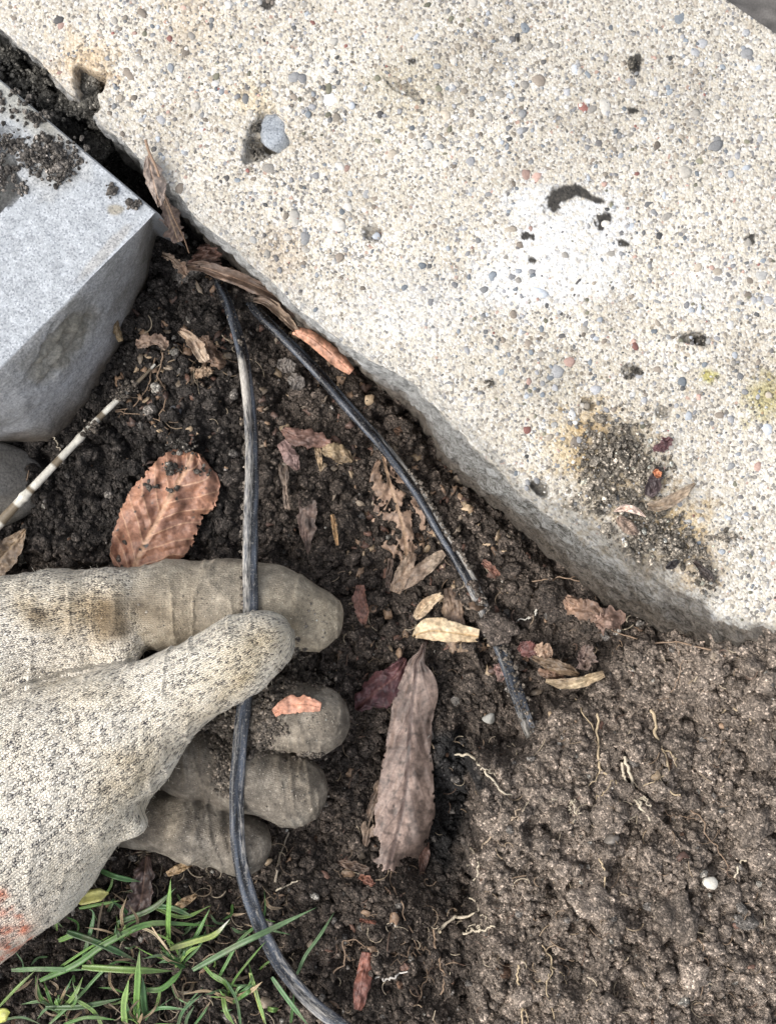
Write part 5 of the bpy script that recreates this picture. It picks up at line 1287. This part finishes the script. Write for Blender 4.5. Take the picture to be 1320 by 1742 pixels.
# soil stuck on the fingers
crumb_pile('soil_crumbs', [(480, 1150, 34, 34, 420, 4), (460, 1185, 30, 40, 300, 4), (450, 1230, 22, 45, 260, 2), (440, 1265, 26, 24, 130, 2), (380, 1250, 24, 40, 260, 2), (378, 1315, 16, 40, 160, 1), (500, 1120, 20, 30, 120, 2), (400, 1215, 30, 16, 120, 2), (520, 1285, 40, 10, 60, 1), (540, 1160, 30, 14, 60, 1), (475, 1240, 16, 14, 50, 1), (350, 1235, 20, 20, 80, 2)],
           lambda x, y: np.maximum(hand_z(x, y), .010) - .0004, 'clump of wet soil stuck between thumb and middle finger of the glove', keep=lambda p: (sdf(p.astype(np.float32), True)[:, 0] > .0016), rmed=.00055, colr=(.15, .125, .10))
crumb_pile('soil_crumbs', [(300, 1040, 120, 40, 34, 0), (530, 1050, 40, 40, 26, 0), (500, 1345, 50, 45, 34, 0), (545, 1230, 40, 45, 30, 0), (380, 1420, 70, 40, 34, 0)],
           lambda x, y: np.maximum(hand_z(x, y), .010), 'scattered sand grains on the coated glove fingers', rmed=.00025, colr=(.26, .23, .19), rmax=.0005)

# crumbs on the broad leaf
crumb_pile('soil_crumbs', [(290, 797, 20, 10, 70, 2), (253, 826, 16, 7, 40, 1), (300, 832, 4, 4, 8, 1), (291, 835, 4, 4, 8, 1), (310, 760, 30, 12, 70, 3), (345, 800, 20, 8, 14, 1)], lambda x, y: PG(x, y, .0095)[..., 2], 'dark soil crumbs lying on the broad orange leaf', rmed=.0005, colr=(.09, .08, .068))

# ------------------------------------------------------------------ grass
vs, fs, cs = [], [], []; o_ = 0
GR = [(.085, .18, .045), (.12, .22, .05), (.065, .145, .05), (.16, .25, .07), (.11, .185, .08)]
def blade(p, w0, col, z0=2, tipc=None, nseg=22, bend=0.0):
    global o_
    S = spline(np.array(p, float), nseg); w = PG(S[:, 0], S[:, 1], (S[:, 2] + z0) / 1000)
    k = np.linspace(0, 1, nseg); hw = w0 * .00019 * np.minimum(1, (1 - k) * 3.2) * np.minimum(1, .65 + k * 3)
    t = np.gradient(w, axis=0); t /= np.linalg.norm(t, axis=1)[:, None]
    a = np.cross(t, [0, 0, 1.0]); a /= np.linalg.norm(a, axis=1)[:, None]; tw = math.radians(rng.uniform(-35, 35)); b = np.cross(a, t)
    a = a * math.cos(tw) + b * math.sin(tw); nrm = np.cross(a, t)
    ring = np.array([(-1, .30), (-.5, .08), (0, -.12), (.5, .08), (1, .30), (.5, .0), (0, -.22), (-.5, 0)])
    v = w[:, None] + a[:, None] * ring[None, :, :1] * hw[:, None, None] + nrm[:, None] * (-ring[None, :, 1:]) * hw[:, None, None] * -1
    ns = 8; i, j = np.meshgrid(np.arange(nseg - 1), np.arange(ns), indexing='ij'); j2 = (j + 1) % ns
    f = np.stack([i * ns + j, i * ns + j2, (i + 1) * ns + j2, (i + 1) * ns + j], -1).reshape(-1, 4)
    c = np.array(col)[None, None] * (1 + .18 * rng.normal()) * (1 + .2 * np.array([.3, .6, -1, .6, .3, 0, 0, 0]))[None, :, None] * np.ones((nseg, 1, 1))
    if tipc is not None: c = c * (1 - smooth(.7, .9, k)[:, None, None]) + np.array(tipc) * smooth(.7, .9, k)[:, None, None]
    dr = smooth(.2, .55, fbm2(k * 6, k * 0, int(p[0][0]), 2))[:, None, None] * .35; c = c * (1 - dr) + np.array([.16, .14, .09]) * dr
    vs.append(v.reshape(-1, 3)); fs.append(f + o_); cs.append(np.clip(c, .005, .8).reshape(-1, 3)); o_ += nseg * ns
BL = [ [(68, 1668, 3), (130, 1640, 8), (180, 1605, 10), (250, 1572, 11), (320, 1572, 8), (370, 1576, 4)], [(288, 1610, 3), (288, 1560, 14), (291, 1495, 22)], [(115, 1585, 8), (170, 1605, 10), (235, 1635, 6)],
 [(140, 1645, 9), (220, 1650, 12), (298, 1652, 5)], [(328, 1650, 8), (390, 1615, 14), (440, 1590, 17), (540, 1543, 18)], [(290, 1614, 6), (330, 1600, 9), (365, 1590, 8), (392, 1565, 9)], [(232, 1742, 2), (234, 1690, 12), (238, 1615, 20)],
 [(250, 1742, 2), (245, 1700, 10), (243, 1660, 14)], [(215, 1760, 2), (212, 1710, 9), (220, 1665, 13)], [(78, 1714, 6), (140, 1712, 9), (210, 1698, 8)], [(370, 1668, 4), (385, 1640, 9), (408, 1600, 12), (448, 1560, 14), (450, 1512, 16)], [(385, 1700, 2), (400, 1665, 8), (440, 1615, 12), (455, 1600, 12)],
 [(463, 1662, 8), (490, 1700, 10), (525, 1745, 10)], [(427, 1655, 10), (440, 1700, 9), (455, 1750, 5)], [(505, 1658, 3), (520, 1625, 6), (545, 1590, 7), (570, 1550, 6)], [(250, 1684, 9), (275, 1682, 9), (300, 1662, 8), (312, 1645, 6)], [(135, 1545, 6), (170, 1538, 9), (205, 1532, 9)], [(170, 1480, 8), (200, 1492, 10), (240, 1500, 6)],
 [(0, 1712, 5), (30, 1680, 9), (62, 1650, 9)], [(20, 1650, 5), (70, 1648, 8), (150, 1650, 5)], [(85, 1742, 4), (130, 1700, 8), (190, 1640, 10), (235, 1640, 5)], [(70, 1668, 3), (140, 1620, 9), (195, 1588, 10)], [(140, 1640, 5), (160, 1560, 11), (150, 1545, 12)], [(255, 1540, 5), (310, 1560, 8), (360, 1540, 6)], [(180, 1560, 3), (195, 1530, 8), (190, 1545, 8)],
 [(300, 1640, 2), (330, 1600, 7), (358, 1545, 10)], [(345, 1640, 3), (370, 1665, 6), (410, 1680, 6)], [(262, 1540, 8), (295, 1545, 9), (330, 1560, 9)], [(380, 1690, 4), (385, 1720, 7), (400, 1745, 4)], [(200, 1570, 8), (260, 1545, 10), (300, 1510, 10)], [(495, 1740, 4), (498, 1710, 8), (500, 1690, 10)], [(455, 1715, 5), (465, 1718, 8), (475, 1716, 5)], [(330, 1745, 4), (345, 1725, 8), (355, 1710, 8)], [(265, 1720, 3), (270, 1700, 7), (275, 1680, 9)],
 [(0, 1735, 3), (40, 1730, 7), (75, 1745, 4)], [(110, 1742, 4), (150, 1730, 9), (200, 1735, 8)], [(100, 1600, 4), (130, 1590, 8), (160, 1600, 6)], [(300, 1760, 3), (312, 1720, 10), (345, 1690, 12)], [(180, 1760, 3), (160, 1720, 9), (110, 1690, 10)], [(410, 1745, 3), (402, 1700, 9), (380, 1660, 10)]]
for i, b_ in enumerate(BL):
    blade(b_, rng.uniform(2.6, 5.2) if i > 8 else 6.0, GR[i % 5])
blade([(290, 1614, 8), (330, 1602, 11), (365, 1590, 11), (392, 1563, 11)], 5, (.28, .34, .10), tipc=(.6, .58, .5))
blade([(236, 1576, 9), (265, 1590, 10), (297, 1630, 9)], 2.4, (.45, .36, .22)); blade([(256, 1572, 10), (275, 1600, 12), (297, 1632, 10)], 2.4, (.42, .33, .22))
blade([(425, 1655, 9), (435, 1690, 9), (450, 1742, 5)], 3.0, (.32, .34, .09)); blade([(135, 1530, 12), (160, 1525, 14), (182, 1520, 13), (186, 1520, 12)], 12, (.42, .40, .14)); blade([(-10, 1730, 8), (8, 1725, 9), (18, 1722, 8)], 13, (.45, .46, .10))
blade([(165, 1600, 6), (170, 1560, 9), (180, 1520, 9)], 2.2, (.26, .19, .12))
for cx0, cy0 in ((238, 1748), (100, 1722), (395, 1700), (215, 1600), (310, 1640)):    # tufts growing from a crown
    for q_ in range(11):
        an = rng.uniform(3.3, 6.1); L = rng.uniform(30, 95); cu = rng.normal() * .35
        x1, y1 = cx0 + L * math.cos(an + cu), cy0 + L * .8 * math.sin(an + cu)
        if x1 * .77 + y1 * .9 < 1490: continue
        blade([(cx0 + rng.normal() * 5, cy0 + rng.normal() * 4, 0), (cx0 + L * .5 * math.cos(an), cy0 + L * .45 * math.sin(an), rng.uniform(6, 12)), (x1, y1, rng.uniform(5, 15))], rng.uniform(1.8, 4.2), (.27, .20, .12) if rng.uniform() < .22 else GR[q_ % 5])
for i in range(90):    # short fine blades and dry bits low down
    x0, y0 = rng.uniform(20, 470), rng.uniform(1520, 1760)
    if x0 * .9 + y0 < 1640: continue
    an = rng.uniform(0, 6.28); L = rng.uniform(18, 60); cu = rng.normal() * .5
    dry = rng.uniform() < .4
    blade([(x0, y0, 0), (x0 + L * .5 * math.cos(an), y0 + L * .5 * math.sin(an), 3), (x0 + L * math.cos(an + cu), y0 + L * math.sin(an + cu), rng.uniform(1, 7))], rng.uniform(1.4, 3.4), (.22, .16, .10) if dry else GR[i % 5], nseg=12)
mesh_obj('grass', np.concatenate(vs), np.concatenate(fs), M_GRASS, colors=np.concatenate(cs), label='sparse green grass blades growing at the lower left below the glove', cat='grass', kind='stuff')
lit_v, lit_f, lit_c, lit_o = [], [], [], 0
# thatch of dead fibres around the grass and under the fingers
vs, fs, cs = [], [], []; o_ = 0
for i in range(640):
    if i < 200: x0, y0 = rng.uniform(180, 500), rng.uniform(1440, 1760)
    elif i < 235: x0, y0 = rng.uniform(240, 420), rng.uniform(560, 720)
    else: x0, y0 = rng.uniform(560, 1300), rng.uniform(950, 1740)
    an = rng.uniform(0, 6.28); L = rng.uniform(12, 50) * (0.6 if i >= 300 else 1)
    k = np.linspace(0, 1, 9); cu = rng.normal() * 1.2
    X_ = x0 + L * k * np.cos(an + cu * k); Y_ = y0 + L * k * np.sin(an + cu * k)
    w = PG(X_, Y_, 0.0)
    if (in_slab(w[:, 0], w[:, 1]) > -.001).any(): continue
    z_ = soil_z(w[:, 0], w[:, 1]); z_ = z_.mean() * .5 + z_ * .5 + rng.uniform(.0004, .0022); w = W(X_, Y_, z_)
    v, f = tube(w, rng.uniform(.00010, .00026), 5); vs.append(v); fs.append(f + o_); o_ += len(v)
    cs.append(np.tile(np.array([(.17, .12, .08), (.24, .18, .12), (.11, .07, .05), (.34, .28, .20)][rng.integers(0, 4)]) * (1.25 if i > 400 else 1), (len(v), 1)))
LC = [(.20, .13, .085), (.30, .20, .13), (.11, .07, .055), (.38, .28, .18), (.16, .09, .065), (.24, .19, .14)]
for i in range(620):
    if i < 200: x0, y0 = rng.uniform(200, 640), rng.uniform(420, 800)
    elif i < 230: x0, y0 = rng.uniform(230, 400), rng.uniform(560, 680)
    elif i < 420: x0, y0 = rng.uniform(590, 860), rng.uniform(760, 1120)
    elif i < 500: x0, y0 = rng.uniform(560, 1060), rng.uniform(760, 1250)
    elif i < 570: x0, y0 = rng.uniform(180, 700), rng.uniform(1430, 1742)
    else: x0, y0 = rng.uniform(20, 1300), rng.uniform(700, 1742)
    q = PG(np.array([x0]), np.array([y0]), 0.0)[0]
    if in_slab(q[0], q[1]) > -.001: continue
    z0 = soil_z(np.array([q[0]]), np.array([q[1]]))[0] + .0008
    th_ = np.linspace(0, 2 * np.pi, 11, endpoint=False); a0 = rng.uniform(.0005, .0027); b0 = a0 * rng.uniform(.25, .8)
    r_ = 1 + .35 * rng.normal(size=11) * .6
    ring = np.stack([a0 * np.cos(th_) * r_, b0 * np.sin(th_) * r_, .0004 * rng.normal(size=11)], 1)
    v = np.concatenate([ring, [[0, 0, .0003]]]); t1_, t2_ = rng.uniform(0, 6.28), rng.uniform(-.6, .6)
    R1 = np.array([[math.cos(t1_), -math.sin(t1_), 0], [math.sin(t1_), math.cos(t1_), 0], [0, 0, 1]]); R2 = np.array([[1, 0, 0], [0, math.cos(t2_), -math.sin(t2_)], [0, math.sin(t2_), math.cos(t2_)]])
    v = v @ (R1 @ R2).T; p0 = W(x0, y0, z0)
    top = v + p0; botv = top - np.array([0, 0, .00015])
    vv_ = np.concatenate([top, botv]); k_ = np.arange(11); k2 = (k_ + 1) % 11
    f = np.concatenate([np.stack([k_, k2, k2 * 0 + 11, k2 * 0 + 11], 1), np.stack([k2 + 12, k_ + 12, k2 * 0 + 23, k2 * 0 + 23], 1), np.stack([k_, k_ + 12, k2 + 12, k2], 1)])
    lit_v.append(vv_); lit_f.append(f + lit_o); lit_o += 24
    lit_c.append(np.array(LC[rng.integers(0, 6)]) * rng.uniform(.7, 1.2) * (1 + .25 * rng.normal(size=(24, 1))))
lf = np.concatenate(lit_f); tri = lf[lf[:, 2] == lf[:, 3]][:, :3]; qd = lf[lf[:, 2] != lf[:, 3]]
mesh_obj('leaf_litter', np.concatenate(lit_v), [tri, qd], M_LEAF, smooth_sh=False, colors=np.clip(np.concatenate(lit_c), .01, .8), label='tiny torn leaf crumbs mixed into the soil surface', cat='leaf litter', kind='stuff')
mesh_obj('plant_fibres', np.concatenate(vs), np.concatenate(fs), M_ROOT, colors=np.concatenate(cs), label='fine dead fibres and rootlets strewn over the soil', cat='plant litter', kind='stuff')
